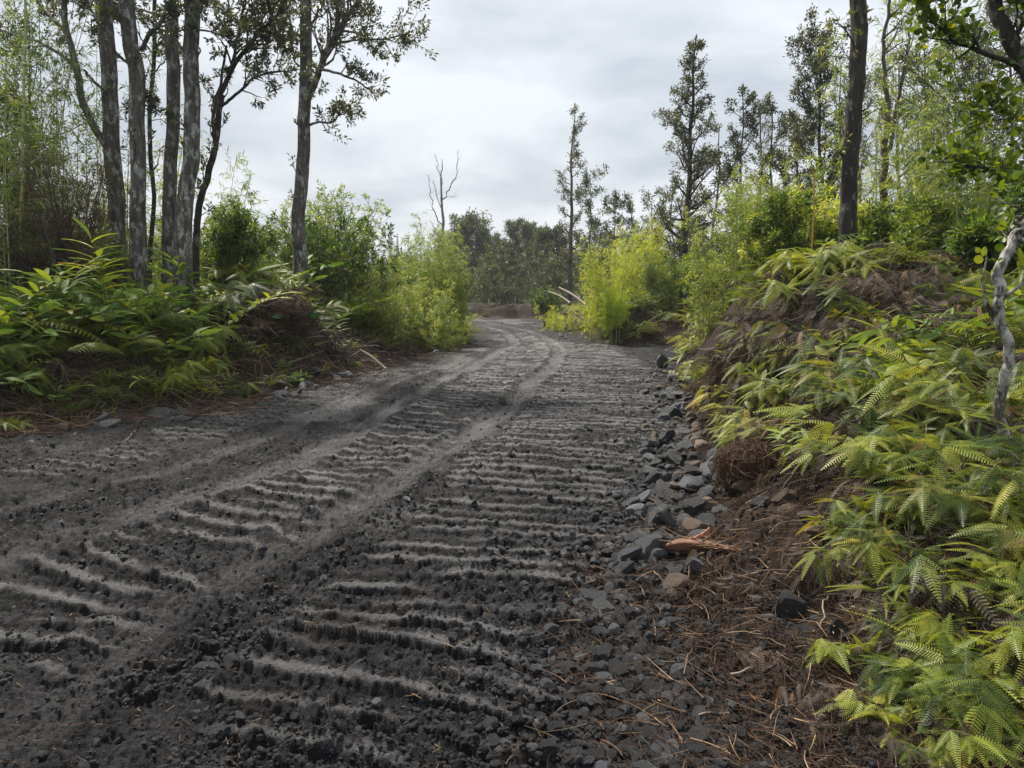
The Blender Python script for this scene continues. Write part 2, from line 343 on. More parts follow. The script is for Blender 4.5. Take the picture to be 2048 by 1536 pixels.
def groundmat():
    m, t, o = newmat('wet_volcanic_soil')
    pk, smo, br, gr = attr(t, 'packed'), attr(t, 'smooth'), attr(t, 'brown'), attr(t, 'far')
    a = noise(t, 3.2, 6, .65); b_ = noise(t, 38, 5, .7); c_ = noise(t, 150, 3, .7)
    mud = rampf(t, math_n(t, 'MULTIPLY_ADD', b_, .6, math_n(t, 'MULTIPLY', a, .4)), [(.36, (.0040, .0040, .0048)), (.5, (.0095, .0092, .0108)), (.68, (.036, .034, .039))])
    shelf = rampf(t, b_, [(.34, (.026, .0245, .027)), (.7, (.135, .129, .136))])  # pressed mud is paler; sky light on ridge tops and ruts is painted in
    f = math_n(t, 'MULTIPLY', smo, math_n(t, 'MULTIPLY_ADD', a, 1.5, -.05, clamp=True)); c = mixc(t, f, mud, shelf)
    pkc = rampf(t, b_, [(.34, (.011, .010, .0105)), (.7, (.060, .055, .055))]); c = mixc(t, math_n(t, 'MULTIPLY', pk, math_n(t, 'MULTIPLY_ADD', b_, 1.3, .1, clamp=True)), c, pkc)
    soil = rampf(t, math_n(t, 'MULTIPLY_ADD', b_, .5, math_n(t, 'MULTIPLY', a, .5)), [(.32, (.010, .007, .006)), (.5, (.028, .018, .013)), (.7, (.068, .043, .029))]); c = mixc(t, br, c, soil)
    grass = rampf(t, a, [(.3, (.03, .05, .015)), (.7, (.07, .09, .03))]); c = mixc(t, gr, c, grass)
    b = nd(t, 'ShaderNodeBsdfPrincipled'); t.links.new(c, b.inputs['Base Color'])
    rg = math_n(t, 'MULTIPLY_ADD', smo, -.24, .66); rg = math_n(t, 'ADD', rg, math_n(t, 'MULTIPLY_ADD', a, -.5, .25)); rg = math_n(t, 'ADD', rg, math_n(t, 'MULTIPLY', br, .2), clamp=True)
    t.links.new(rg, b.inputs['Roughness']); t.links.new(math_n(t, 'MULTIPLY_ADD', smo, .40, .13), b.inputs['Specular IOR Level'])
    bp = t.nodes.new('ShaderNodeBump'); bp.inputs['Strength'].default_value = 1.0; bp.inputs['Distance'].default_value = .02
    hh = math_n(t, 'MULTIPLY_ADD', c_, .55, b_); t.links.new(hh, bp.inputs['Height']); t.links.new(bp.outputs[0], b.inputs['Normal'])
    t.links.new(b.outputs[0], o.inputs[0]); return m
M = {}
M['ground'] = groundmat()
M['fern'] = leafmat('fern_leaf', [(0, (.024, .050, .010)), (.35, (.068, .112, .020)), (.65, (.16, .20, .035)), (.85, (.29, .28, .05)), (1, (.22, .13, .05))])
M['fern_y'] = leafmat('yellow_fern_leaf', [(0, (.11, .16, .022)), (.4, (.22, .27, .035)), (.75, (.35, .37, .06)), (1, (.48, .35, .06))])
M['fern_d'] = leafmat('dead_fern_leaf', [(0, (.012, .009, .009)), (.4, (.045, .032, .028)), (.7, (.13, .10, .088)), (1, (.28, .17, .09))], trans=.2, rough=.7)
M['ohia'] = leafmat('small_dark_leaf', [(0, (.035, .048, .032)), (.5, (.075, .092, .055)), (.85, (.15, .16, .08)), (1, (.20, .14, .09))], trans=.3, rough=.4, spec=.5)
M['ohia_far'] = leafmat('far_small_leaf', [(0, (.05, .07, .045)), (.5, (.10, .125, .07)), (1, (.18, .19, .09))], trans=.3, rough=.5)
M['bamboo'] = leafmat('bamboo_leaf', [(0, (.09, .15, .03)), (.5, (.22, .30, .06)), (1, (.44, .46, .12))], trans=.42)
M['bamboo_dk'] = leafmat('dark_bamboo_leaf', [(0, (.04, .08, .025)), (.5, (.10, .15, .04)), (1, (.22, .25, .07))], trans=.42)  # leaf colours darker than the plain bamboo leaf
M['bamboo_y'] = leafmat('yellow_bamboo_leaf', [(0, (.22, .30, .02)), (.5, (.46, .52, .035)), (1, (.68, .64, .08))], trans=.42)
M['lime'] = leafmat('lime_leaf', [(0, (.28, .40, .02)), (1, (.50, .60, .04))], trans=.45)
M['bush'] = leafmat('broad_bush_leaf', [(0, (.03, .075, .018)), (.5, (.10, .17, .035)), (1, (.28, .33, .06))])
M['ginger'] = leafmat('lance_leaf', [(0, (.055, .13, .03)), (.45, (.17, .26, .04)), (.8, (.38, .40, .06)), (1, (.46, .26, .06))], trans=.42, rough=.6)
M['deep'] = leafmat('deep_green_leaf', [(0, (.015, .05, .022)), (1, (.04, .12, .04))], trans=.25, rough=.3)
M['round'] = leafmat('round_leaf', [(0, (.04, .08, .012)), (.5, (.12, .18, .02)), (.85, (.30, .32, .03)), (1, (.42, .26, .03))], trans=.4)
M['dryleaf'] = leafmat('dry_leaf', [(0, (.035, .02, .022)), (.6, (.10, .055, .04)), (1, (.22, .11, .06))], trans=.2, rough=.8)
M['bark'] = barkmat('grey_fibrous_bark', (.024, .019, .016), (.24, .215, .19), (.46, .47, .44), .52, bump=1.0)
M['bark_moss'] = barkmat('mossy_dark_bark', (.010, .008, .007), (.065, .052, .042), (.20, .20, .16), .56, bump=1.0)
M['bark_white'] = barkmat('lichen_white_bark', (.03, .025, .02), (.14, .12, .10), (.50, .49, .45), .47)
M['bark_far'] = barkmat('far_grey_bark', (.06, .05, .042), (.14, .12, .10))
M['dead_bark'] = barkmat('bare_dead_wood', (.17, .155, .14), (.34, .31, .28))
M['culm'] = simple('bamboo_culm', [(.2, (.16, .20, .05)), (.8, (.42, .40, .14))], .4, 6)
M['culm_o'] = simple('orange_bamboo_culm', [(.2, (.38, .22, .04)), (.8, (.55, .38, .09))], .4, 6)
M['stem'] = simple('fern_stem', [(.2, (.05, .03, .015)), (.8, (.18, .12, .05))], .6, 10)
M['stemgrey'] = simple('grey_dead_stem', [(.2, (.035, .024, .019)), (.6, (.13, .095, .075)), (.9, (.32, .25, .18))], .7, 5)
M['straw'] = simple('dry_straw', [(.25, (.045, .022, .012)), (.5, (.13, .065, .035)), (.8, (.38, .26, .15))], .75, 4)
M['root'] = simple('root_fibre', [(.25, (.022, .013, .009)), (.8, (.13, .068, .038))], .85, 6)
M['soilcore'] = simple('clumped_soil', [(.25, (.010, .006, .005)), (.8, (.05, .028, .018))], .9, 22, 1.0)
M['clod'] = simple('mud_clod', [(.25, (.008, .0075, .0085)), (.8, (.038, .035, .037))], .6, 30, .8)
M['rock'] = simple('basalt_rock', [(.25, (.012, .013, .016)), (.55, (.033, .035, .041)), (.85, (.12, .125, .14))], .38, 18, .7, .5)
M['gravel'] = simple('muddy_gravel', [(.25, (.010, .0095, .011)), (.6, (.025, .024, .027)), (.9, (.085, .082, .088))], .5, 25, .8)
M['rock_br'] = simple('earth_stained_rock', [(.25, (.045, .030, .022)), (.55, (.11, .072, .048)), (.85, (.20, .15, .11))], .65, 14, .7)
M['wood'] = simple('torn_wood', [(.25, (.03, .014, .009)), (.55, (.13, .06, .032)), (.85, (.34, .17, .09))], .7, 12, .5)
M['palewood'] = simple('peeled_wood', [(.2, (.13, .10, .07)), (.8, (.34, .27, .20))], .7, 8, .4)

# ------------------------------------------------------------------ ground, road and banks: one continuous sheet cut into three
def build_ground():
    rad = [1.0]
    while rad[-1] < 60: rad.append(rad[-1] * 1.0 + max(.007, rad[-1] * .0026))
    while rad[-1] < 400: rad.append(rad[-1] * 1.08)
    rad = np.array(rad)
    inner = np.linspace(-.74, .74, 1050); outer = np.linspace(.74, 2 * math.pi - .74, 70)[1:-1]
    th = np.concatenate([inner, outer]); nt_, nr = len(th), len(rad)
    R, T = np.meshgrid(rad, th, indexing='ij'); x = (R * np.sin(T)).ravel(); y = (R * np.cos(T)).ravel()
    x = np.append(x, 0.); y = np.append(y, 0.)
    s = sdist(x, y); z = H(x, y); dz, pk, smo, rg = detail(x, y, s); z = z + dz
    wob = (fbm(x * 2.2, y * 2.2, 4, 140) - .5)
    wide = np.where((x > 0) & (y < 4.6), .4, .28)
    brown = sm(-wide, .35, s + wob * .9) * (1 - .75 * sm(40, 90, np.hypot(x, y)) * (np.abs(x) > 8))
    pathpatch = sm(.62, .75, fbm(x * 1.4, y * 1.4, 3, 150)) * .35 * sm(-3, -.5, s); brown = np.clip(np.maximum(brown, pathpatch), 0, 1)
    far = sm(1.6, 3.5, s) * .55
    i, j = np.meshgrid(np.arange(nr - 1), np.arange(nt_), indexing='ij'); j2 = (j + 1) % nt_
    F = np.stack([i * nt_ + j, (i + 1) * nt_ + j, (i + 1) * nt_ + j2, i * nt_ + j2], -1).reshape(-1, 4)
    ctr = nr * nt_; cap = np.array([[ctr, k, (k + 1) % nt_] for k in range(nt_)])
    sf = s[F].mean(1); yc = y[F].mean(1); xc = x[F].mean(1)
    cls = np.where(sf < 0, 0, np.where((sf < 2.2) & (yc > -9) & (yc < 62), 1, 2))
    for k, nm in ((0, 'dirt_road'), (1, 'bank'), (2, 'ground')):
        f = F[cls == k]; use = np.unique(f); f3 = np.zeros((0, 3), int)
        if k == 0: use = np.unique(np.concatenate([use, cap.ravel()])); f3 = cap
        mp = np.full(len(x), -1); mp[use] = np.arange(len(use))
        g_ = Geo(); g_.v = [np.stack([x, y, z], 1)[use]]; g_.n = len(use); g_.t = [np.zeros(len(use))]
        g_.f[4] = [mp[f]]; g_.mi[4] = [np.zeros(len(f))]
        if len(f3): g_.f[3] = [mp[f3]]; g_.mi[3] = [np.zeros(len(f3))]
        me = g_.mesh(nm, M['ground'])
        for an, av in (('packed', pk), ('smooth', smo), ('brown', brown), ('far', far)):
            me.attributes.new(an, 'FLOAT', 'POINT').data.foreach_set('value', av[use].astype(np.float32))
        tag(link(nm, me), kind='structure')
build_ground()

# ------------------------------------------------------------------ leaf templates (length along +Y = 1)
def T_diamond(w=.3, fold=.08, droop=.12):
    return np.array([[0, 0, 0], [-w / 2, .42, fold], [0, 1, -droop], [w / 2, .42, fold], [0, .5, 0]]), np.array([[0, 4, 1], [1, 4, 2], [0, 3, 4], [3, 2, 4]])
def T_flat(w=.3, droop=.1):
    return np.array([[0, 0, 0], [-w / 2, .45, .04], [0, 1, -droop], [w / 2, .45, .04]]), np.array([[0, 3, 2, 1]])
def T_blade(w=.2, droop=.3, seg=6, fold=.03, wave=0):
    V = []; F = []
    for i in range(seg + 1):
        t = i / seg; ww = w / 2 * (math.sin(math.pi * min(1, t * .93 + .07)) ** .75) * (1 - .15 * t); z = -droop * t * t
        if i == seg: ww = .001
        zz = wave * math.sin(i * 2.1)
        V += [[-ww, t, z + fold + zz], [0, t, z], [ww, t, z + fold - zz]]
        if i < seg: a = i * 3; F += [[a, a + 1, a + 4, a + 3], [a + 1, a + 2, a + 5, a + 4]]
    return np.array(V), np.array(F)
def T_comb(k=20, w=.24, droop=.25, taper=.55):
    """a fern blade cut to the midrib into many narrow teeth"""
    V = []; F = []
    for i in range(k):
        t = .06 + .94 * i / k; y1 = t + .46 / k; ww = w / 2 * (1 - max(0, (t - .25) / .75) ** 1.5 * .93) * min(1, .55 + t * 3)
        for sgn in (-1, 1):
            n = len(V); zt = lambda q: -droop * q * q
            V += [[0, t, zt(t)], [0, y1, zt(y1)], [sgn * ww, y1 + ww * .35, zt(t) - ww * .22], [sgn * ww * .95, t + ww * .38, zt(t) - ww * .22]]
            F.append([n, n + 1, n + 2, n + 3] if sgn < 0 else [n + 3, n + 2, n + 1, n])
    n = len(V)
    for i in range(5):
        t = i / 4; V += [[-.006, t, -droop * t * t + .004], [.006, t, -droop * t * t + .004]]
        if i < 4: F.append([n + 2 * i, n + 2 * i + 1, n + 2 * i + 3, n + 2 * i + 2])
    return np.array(V), np.array(F)
LEAF = T_diamond(.42, .06, .1); LEAFQ = T_flat(.5, .08); BAM = T_flat(.15, .22); BAMN = T_diamond(.13, .03, .28); ROUND = (lambda a: (np.array([[math.sin(q) * .45 * (1 if i else 1), .5 - math.cos(q) * .5, .06 * math.sin(q) ** 2] for i, q in enumerate(np.arange(8) * math.pi / 4)] + [[0, .5, -.03]]), np.array([[8, (i + 1) % 8, i] for i in range(8)])))(0)
COMB = T_comb(17, .30, .22); COMB_L = T_comb(11, .25, .28); COMB_S = T_comb(30, .17, .4); COMB_D = T_comb(13, .24, .5); LANCE = T_blade(.2, .35, 7, .02, .006)

def unit(v): return v / (np.linalg.norm(v, axis=-1, keepdims=True) + 1e-9)
def rdir(r, n): v = r.normal(size=(n, 3)); return unit(v)

# ------------------------------------------------------------------ branching
def sprout(G, pts, rad, n, Ln, r, depth, tips, f0=.25, up=.35, ang=(30, 65), mi=0, side=None, droop=0., rmax=.03, sides=5):
    pts = np.asarray(pts); m = len(pts)
    for i in range(n):
        f = f0 + (1 - f0) * (i + r.random()) / n; k = min(f * (m - 1), m - 1.001); a = int(k); q = k - a
        o = pts[a] * (1 - q) + pts[a + 1] * q; tg = unit(pts[a + 1] - pts[a]); pr = (rad[a] * (1 - q) + rad[a + 1] * q)
        pv = np.cross(tg, rdir(r, 1)[0]); pv = unit(pv)
        if side is not None and np.dot(pv, side) < 0 and r.random() < .85: pv = -pv
        an = math.radians(r.uniform(*ang)); d = tg * math.cos(an) + pv * math.sin(an); L_ = Ln * r.uniform(.55, 1.15) * (1.1 - .45 * f)
        ns = 5; p = [o]; d = unit(d)
        for s_ in range(ns):
            d = unit(d + r.normal(size=3) * .20 + np.array([0, 0, up * .3 - droop * .3 * s_])); p.append(p[-1] + d * L_ / ns)
        p = np.array(p); r0 = min(pr * .6, rmax, .035 * L_ + .003); rr = np.linspace(r0, max(.0022, r0 * .25), len(p))
        G.tube(p, rr, sides if depth else 3, cap=False, mi=mi)
        if depth > 0: sprout(G, p, rr, max(2, int(3 + L_ * 1.5)), L_ * .5, r, depth - 1, tips, .3, up, ang, mi, None, droop, rmax * .5, 3)
        tips.append((p[-1], d)); 
        if depth == 0: tips.append((p[-2], unit(p[-2] - p[-3])))
def tuft(G, tips, r, n=10, size=.06, T=LEAF, spread=1.0, rad=.04, tint=(.2, .8), upb=.3, drop=0.0, wid=1.0, mi=0):
    if not tips: return
    c = np.repeat(np.array([t[0] for t in tips]), n, 0); d = np.repeat(np.array([t[1] for t in tips]), n, 0)
    tb = np.repeat(r.uniform(tint[0], tint[1], len(tips)), n) + r.uniform(-.18, .18, len(c))
    dd = unit(d + rdir(r, len(c)) * spread + np.array([0, 0, -drop])); pos = c + dd * rad * r.random((len(c), 1)) - d * rad * r.random((len(c), 1))
    nn = unit(rdir(r, len(c)) * .6 + np.array([0, 0, upb + .3])); S = size * r.uniform(.65, 1.25, len(c))
    G.stamp(T, pos, dd, nn, S, np.clip(tb, 0, 1), wid, mi)

YOFF = 0.0
def path(px, n=6, wob=.012, seed=0, toground=True):
    """px: (px, py, Y) triples from the base upward; runs down into the soil"""
    p = [P(q[0], q[1], q[2] + YOFF) for q in px]
    if toground:
        b = p[0]; gz = ground(b[0], b[1]) - .15
        if gz < b[2] - .05: p = [np.array([b[0] + (b[0] - p[1][0]) * .1, b[1], gz])] + p
    c = catmull(p, n); r = np.random.default_rng(seed); L_ = np.linspace(0, 1, len(c))
    c[:, 0] += wob * (fbm(L_ * 9, L_ * 0 + seed, 3, seed) - .5) * 4; c[:, 1] += wob * (fbm(L_ * 9, L_ * 0 + seed + 5.5, 3, seed) - .5) * 6
    return c
def finish(name, label, cat, base, parts, group=None):
    """parts: (name, Geo, material, smooth); geometry is in world space, moved to the base"""
    e = empty(name, base, label, cat, group)
    for nm, g_, mt, smth in parts:
        if g_.n == 0: continue
        g_.v = [np.vstack(g_.v) - np.asarray(base)[None]]
        link(nm, g_.mesh(nm, mt, smth), e)
    return e

def limbtree(name, label, trunk, limbs, bark, leaf, seed, group=None, cat='tree', tr=(.14, .11), rough=.16, leafkw=None, twigs=14, sides=20):
    """trunk: pixel path; limbs: list of (pixel path, r0, r1, n children, length, depth)"""
    r = np.random.default_rng(seed); G = Geo(); C = Geo(); tp = path(trunk, 14, .02, seed)
    zz = np.linspace(0, 1, len(tp)); rad = (tr[0] + (tr[1] - tr[0]) * zz + tr[0] * .35 * np.exp(-zz * 14)) * RK
    G.tube(tp, rad, sides, rough=rough, seed=seed); tips = []
    if twigs: sprout(G, tp, rad, twigs, .5, r, 0, tips, .35, .3)
    for lp, r0, r1, nc, ln, dep in limbs:
        q = path(lp, 8, .02, seed + 3, False); rr = np.linspace(r0, r1, len(q)) * RK; G.tube(q, rr, 9, rough=rough, seed=seed + 1)
        if nc: sprout(G, q, rr, nc, ln, r, dep, tips, .3, .25)
    kw = dict(n=12, size=.075, T=LEAF, spread=.9, rad=.06); kw.update(leafkw or {})
    tuft(C, tips, r, **kw)
    return finish(name, label, cat, tp[0], [('trunk', G, M[bark], True), ('crown', C, M[leaf], False)], group)

OH = dict(n=13, size=.08, rad=.09, spread=1.0)
RK = 1.0
YA = 12.5
YOFF, RK = 2.0, 1.0
limbtree('forest_tree', 'grey tree with a bare limb curving off left, leftmost of the trunk cluster',
    [(238, 560, YA), (232, 420, YA), (224, 300, YA), (218, 150, YA), (208, 0, YA), (200, -160, YA)],
    [([(222, 305, YA), (190, 262, YA - .2), (166, 205, YA - .3), (152, 135, YA - .3), (132, 40, YA - .3), (118, -80, YA - .3)], .075, .045, 0, 0, 0),
     ([(153, 142, YA - .3), (128, 116, YA - .3), (82, 86, YA - .2), (40, 72, YA), (-20, 55, YA)], .035, .02, 5, .6, 1),
     ([(142, 82, YA - .3), (118, 52, YA - .2), (80, 10, YA), (60, -50, YA)], .04, .025, 4, .6, 1),
     ([(213, 190, YA - .1), (185, 160, YA - .5), (168, 140, YA - .6)], .03, .02, 0, 0, 0),
     ([(208, 30, YA), (240, 10, YA - .3), (250, -30, YA - .5)], .03, .02, 7, .7, 1), ([(205, 20, YA), (170, 0, YA - .3), (140, -40, YA - .5)], .03, .02, 7, .7, 1)],
    'bark', 'ohia', 11, tr=(.165, .125), leafkw=OH, twigs=6, group='trunks of the left cluster')
limbtree('forest_tree', 'straight grey tree with pale lichen, second trunk from the left in the cluster',
    [(278, 575, 11.6), (276, 450, 11.6), (274, 300, 11.6), (270, 150, 11.6), (258, 40, 11.6), (252, -160, 11.6)],
    [([(284, 100, 11.6), (296, 72, 11.4), (318, 48, 11.3), (335, 10, 11.2), (345, -40, 11.2)], .04, .025, 12, .6, 1),
     ([(262, 130, 11.6), (232, 105, 11.3), (205, 60, 11.2), (180, 20, 11.2), (160, -30, 11.1)], .025, .015, 10, .5, 1),
     ([(285, 160, 11.6), (292, 150, 11.5)], .02, .01, 0, 0, 0)],
    'bark', 'ohia', 12, tr=(.135, .12), leafkw=OH, twigs=8, group='trunks of the left cluster')
limbtree('forest_tree', 'slim straight brown tree wrapped in fibrous bark, third trunk of the left cluster',
    [(338, 590, 12.2), (340, 450, 12.2), (344, 300, 12.2), (346, 150, 12.2), (346, 20, 12.2), (346, -160, 12.2)],
    [([(344, 208, 12.2), (322, 222, 12.0), (300, 214, 11.9), (282, 210, 11.9)], .022, .012, 7, .45, 1),
     ([(346, 40, 12.2), (370, 15, 12.0), (400, -30, 11.9)], .025, .012, 8, .6, 1)],
    'bark', 'ohia', 13, tr=(.12, .105), leafkw=OH, twigs=6, group='trunks of the left cluster')
limbtree('forest_tree', 'thick leaning tree with dark base and pale upper bark, rightmost heavy trunk of the cluster',
    [(366, 590, 11.4), (364, 500, 11.4), (372, 400, 11.4), (382, 300, 11.4), (386, 180, 11.4), (384, 50, 11.4), (384, -160, 11.4)],
    [([(390, 118, 11.4), (398, 108, 11.3), (402, 96, 11.3)], .025, .012, 0, 0, 0),
     ([(384, 60, 11.4), (420, 62, 11.2), (450, 72, 11.1), (470, 60, 11.1)], .02, .01, 8, .5, 1), ([(384, 10, 11.4), (400, -10, 11.2), (420, -50, 11.1)], .025, .012, 9, .6, 1)],
    'bark', 'ohia', 14, tr=(.155, .115), rough=.22, leafkw=OH, twigs=6, group='trunks of the left cluster')
limbtree('forest_tree', 'thin dark forked tree leaning right with leafy boughs, beside the thick leaning trunk',
    [(392, 560, 11.9), (395, 430, 11.9), (415, 350, 11.9), (432, 270, 11.9), (442, 190, 11.9)],
    [([(442, 195, 11.9), (462, 130, 11.9), (478, 60, 11.9), (496, -30, 11.9)], .04, .02, 10, .7, 1),
     ([(440, 200, 11.9), (470, 125, 11.8), (510, 75, 11.7), (560, 20, 11.6), (585, -40, 11.6)], .045, .02, 30, .9, 1),
     ([(446, 214, 11.9), (480, 180, 11.7), (520, 150, 11.6), (590, 140, 11.6)], .03, .01, 16, .75, 1),
     ([(432, 272, 11.9), (424, 230, 12.0), (440, 170, 12.1), (452, 90, 12.1)], .035, .02, 4, .5, 1)],
    'bark_moss', 'ohia', 15, tr=(.062, .052), leafkw=OH, twigs=10, group=None, sides=12)
limbtree('forest_tree', 'slim dark tree with a leafy crown glimpsed between the cluster trunks at the top',
    [(300, 560, 13.5), (306, 400, 13.5), (300, 250, 13.5), (306, 120, 13.5), (310, 20, 13.5), (312, -120, 13.5)],
    [([(303, 150, 13.5), (330, 120, 13.4), (350, 95, 13.3)], .015, .008, 9, .5, 1), ([(306, 110, 13.5), (270, 60, 13.4), (240, 30, 13.3)], .015, .008, 12, .6, 1), ([(309, 60, 13.5), (350, 20, 13.4), (420, -10, 13.3)], .015, .008, 14, .7, 1),
     ([(309, 30, 13.5), (200, -10, 13.4), (100, -20, 13.3)], .015, .008, 18, .8, 1)],
    'bark_moss', 'ohia', 21, tr=(.045, .035), leafkw=OH, twigs=12, sides=10)
YOFF, RK = 0.0, 1.0
limbtree('forest_tree', 'tall solitary tree with leafy boughs, standing apart on the left bank',
    [(600, 560, 16), (598, 470, 16), (600, 380, 16), (606, 280, 16), (609, 180, 16), (611, 60, 16), (613, -150, 16)],
    [([(612, 205, 16), (630, 160, 15.8), (650, 112, 15.7), (672, 72, 15.6), (705, 20, 15.5), (740, -50, 15.4)], .075, .03, 30, 1.1, 1),
     ([(640, 138, 15.7), (680, 148, 15.6), (720, 165, 15.5), (745, 185, 15.4)], .03, .012, 9, .6, 1),
     ([(665, 88, 15.6), (710, 80, 15.5), (770, 78, 15.3), (825, 62, 15.2)], .03, .012, 18, .75, 1),
     ([(614, 252, 16), (634, 244, 15.9), (665, 245, 15.8), (682, 226, 15.7), (700, 222, 15.6)], .028, .012, 12, .5, 1),
     ([(610, 80, 16), (585, 60, 15.8), (560, 20, 15.6)], .03, .012, 16, .8, 1), ([(611, 60, 16), (640, 20, 16.2), (660, -30, 16.3)], .03, .012, 18, .9, 1),
     ([(609, 150, 16), (590, 120, 15.8), (580, 90, 15.6)], .02, .01, 6, .6, 1)],
    'bark', 'ohia', 16, tr=(.155, .105), leafkw=dict(n=10, size=.085, rad=.11, spread=1.0), twigs=8)
limbtree('forest_tree', 'tall dark mossy tree trunk rising straight out of the ferns on the right bank',
    [(1697, 640, 10.8), (1698, 520, 10.8), (1700, 400, 10.8), (1706, 280, 10.8), (1714, 150, 10.8), (1718, 40, 10.8), (1712, -160, 10.8)],
    [([(1712, 100, 10.8), (1690, 60, 10.6), (1668, 40, 10.5)], .012, .006, 5, .35, 0), ([(1700, 230, 10.8), (1735, 215, 10.7), (1750, 190, 10.7)], .01, .005, 5, .4, 0),
     ([(1698, 330, 10.8), (1672, 300, 10.7)], .01, .005, 5, .4, 0)],
    'bark_moss', 'round', 17, tr=(.122, .10), rough=.30, leafkw=dict(n=4, size=.07, rad=.05), twigs=16)
limbtree('forest_tree', 'slender brown tree forking into thin wavy branches, just right of the tall mossy trunk',
    [(1763, 640, 13.5), (1762, 480, 13.5), (1766, 380, 13.5), (1770, 300, 13.5), (1776, 215, 13.5)],
    [([(1776, 215, 13.5), (1770, 160, 13.5), (1768, 90, 13.5), (1778, 0, 13.5), (1780, -80, 13.5)], .04, .02, 10, .7, 1),
     ([(1778, 300, 13.5), (1800, 180, 13.5), (1815, 100, 13.5), (1822, 40, 13.5)], .035, .012, 8, .6, 1)],
    'bark_far', 'round', 18, tr=(.075, .05), leafkw=dict(n=6, size=.07, rad=.05, T=BAMN), twigs=18, sides=12)
# crooked pale tree at the right edge
YC = float(hit(2000, 905)[1])
limbtree('forest_tree', 'crooked thin tree with white lichen patches at the right edge of the road scene',
    [(2000, 905, YC), (2004, 800, YC), (2012, 700, YC), (2008, 640, YC), (1996, 590, YC), (2004, 540, YC), (2040, 480, YC), (2080, 400, YC), (2100, 250, YC)],
    [([(2038, 485, YC), (2040, 440, YC), (2030, 400, YC)], .014, .006, 5, .25, 0)],
    'bark_white', 'round', 19, tr=(.032, .028), rough=.22, leafkw=dict(n=4, size=.05, rad=.08, T=ROUND, spread=1.3), twigs=4, sides=14)
limbtree('forest_tree', 'dark mossy boughs with round yellow-green leaves reaching in from the upper right corner',
    [(2190, 700, 5.8), (2170, 500, 5.8), (2150, 350, 5.8), (2100, 220, 5.8), (2050, 140, 5.8), (2020, 80, 5.8), (2000, 0, 5.8), (1985, -80, 5.8)],
    [([(2052, 142, 5.8), (1990, 112, 5.7), (1930, 92, 5.6), (1880, 60, 5.6), (1850, 30, 5.6)], .020, .008, 16, .36, 1),
     ([(2140, 380, 5.8), (2060, 372, 5.6), (2000, 340, 5.5), (1950, 335, 5.4), (1900, 325, 5.4)], .014, .006, 14, .28, 1),
     ([(2120, 270, 5.8), (2070, 250, 5.6), (2010, 225, 5.5), (1960, 215, 5.4)], .012, .006, 12, .3, 1),
     ([(2030, 100, 5.8), (2045, 40, 5.7), (2060, -20, 5.7)], .015, .006, 10, .35, 1)],
    'bark_moss', 'round', 20, tr=(.06, .045), rough=.25, leafkw=dict(n=4, size=.048, rad=.08, T=ROUND, spread=1.3), twigs=10, sides=14)

# ------------------------------------------------------------------ upright native trees further off
def columnar(name, label, px, top, Y, wpx, seed, leaf='ohia_far', bark='bark_far', nl=30, lsz=.09, prof=None, sub=2, group=None, lean=0, nleaf=10, tr=None, f0=.12, basepx=None, up=.42, build=True):
    r = np.random.default_rng(seed); x0 = P(px if basepx is None else basepx, 600, Y)[0]; gz = ground(x0, Y) - .1; tp = P(px, top, Y)
    Ht = tp[2] - gz; n = 26; t = np.linspace(0, 1, n); tr = tr or Ht * .011
    p = np.stack([x0 + (tp[0] - x0) * t + (fbm(t * 4, t * 0 + seed, 3, seed) - .5) * Ht * .05 * np.sin(t * math.pi), np.full(n, float(Y)) + (fbm(t * 4, t * 0 + seed + 3.3, 3, seed) - .5) * Ht * .05, gz + Ht * t], 1)
    rad = tr * (1 - t * .9) + .004; G = Geo(); C = Geo(); G.tube(p, rad, 9, rough=.15, seed=seed)
    wm = wpx / FPX * Y / 2 * 1.25; prof = prof or [(0, .5), (.25, 1), (.6, .8), (.9, .4), (1, .15)]
    tips = [(p[-1], np.array([0, 0, 1.])), (p[-2], np.array([0, 0, 1.]))]
    for i in range(nl):
        f = f0 + (1 - f0) * (i + r.random()) / nl; k = min(int(f * (n - 1)), n - 2); L_ = wm * np.interp(f, [q[0] for q in prof], [q[1] for q in prof]) * r.uniform(.6, 1.15)
        a = r.random() * 6.283; d = unit(np.array([math.cos(a), math.sin(a), up * r.uniform(.5, 1.5)])); q = [p[k]]
        for s_ in range(5): d = unit(d + r.normal(size=3) * .16 + np.array([0, 0, .12])); q.append(q[-1] + d * L_ / 4.2)
        q = np.array(q); rr = np.linspace(min(rad[k] * .5, .05), .008, 6); G.tube(q, rr, 4, cap=False); sprout(G, q, rr, 4 + int(L_ * 2), L_ * .45, r, sub - 1, tips, .2, up, rmax=.015)
    tuft(C, tips, r, n=max(4, int(nleaf * .75)), size=lsz * .72, T=LEAFQ, spread=1.0, rad=lsz * 1.3, tint=(.1, .8))
    return finish(name, label, 'tree', p[0], [('trunk', G, M[bark], True), ('crown', C, M[leaf], False)], group)
columnar('ohia_tree', 'tall dark spire-shaped tree with a shaggy fern-clad base, standing behind the right bamboo', 1390, 75, 26, 125, 31, 'ohia', 'bark_moss', 62, .12,
    [(0, .35), (.12, .6), (.3, 1.0), (.5, .92), (.7, .7), (.85, .38), (1, .2)], nleaf=9, basepx=1366, tr=.15, f0=.12)
columnar('ohia_tree', 'thin sparse tree with a round tuft on top, left of the tall spire tree', 1150, 222, 46, 66, 32, 'ohia', 'bark_far', 32, .17, [(0, .7), (.35, 1.1), (.5, .75), (.68, .8), (.8, .45), (.9, .3), (1, .75)], nleaf=6, basepx=1138, tr=.16)
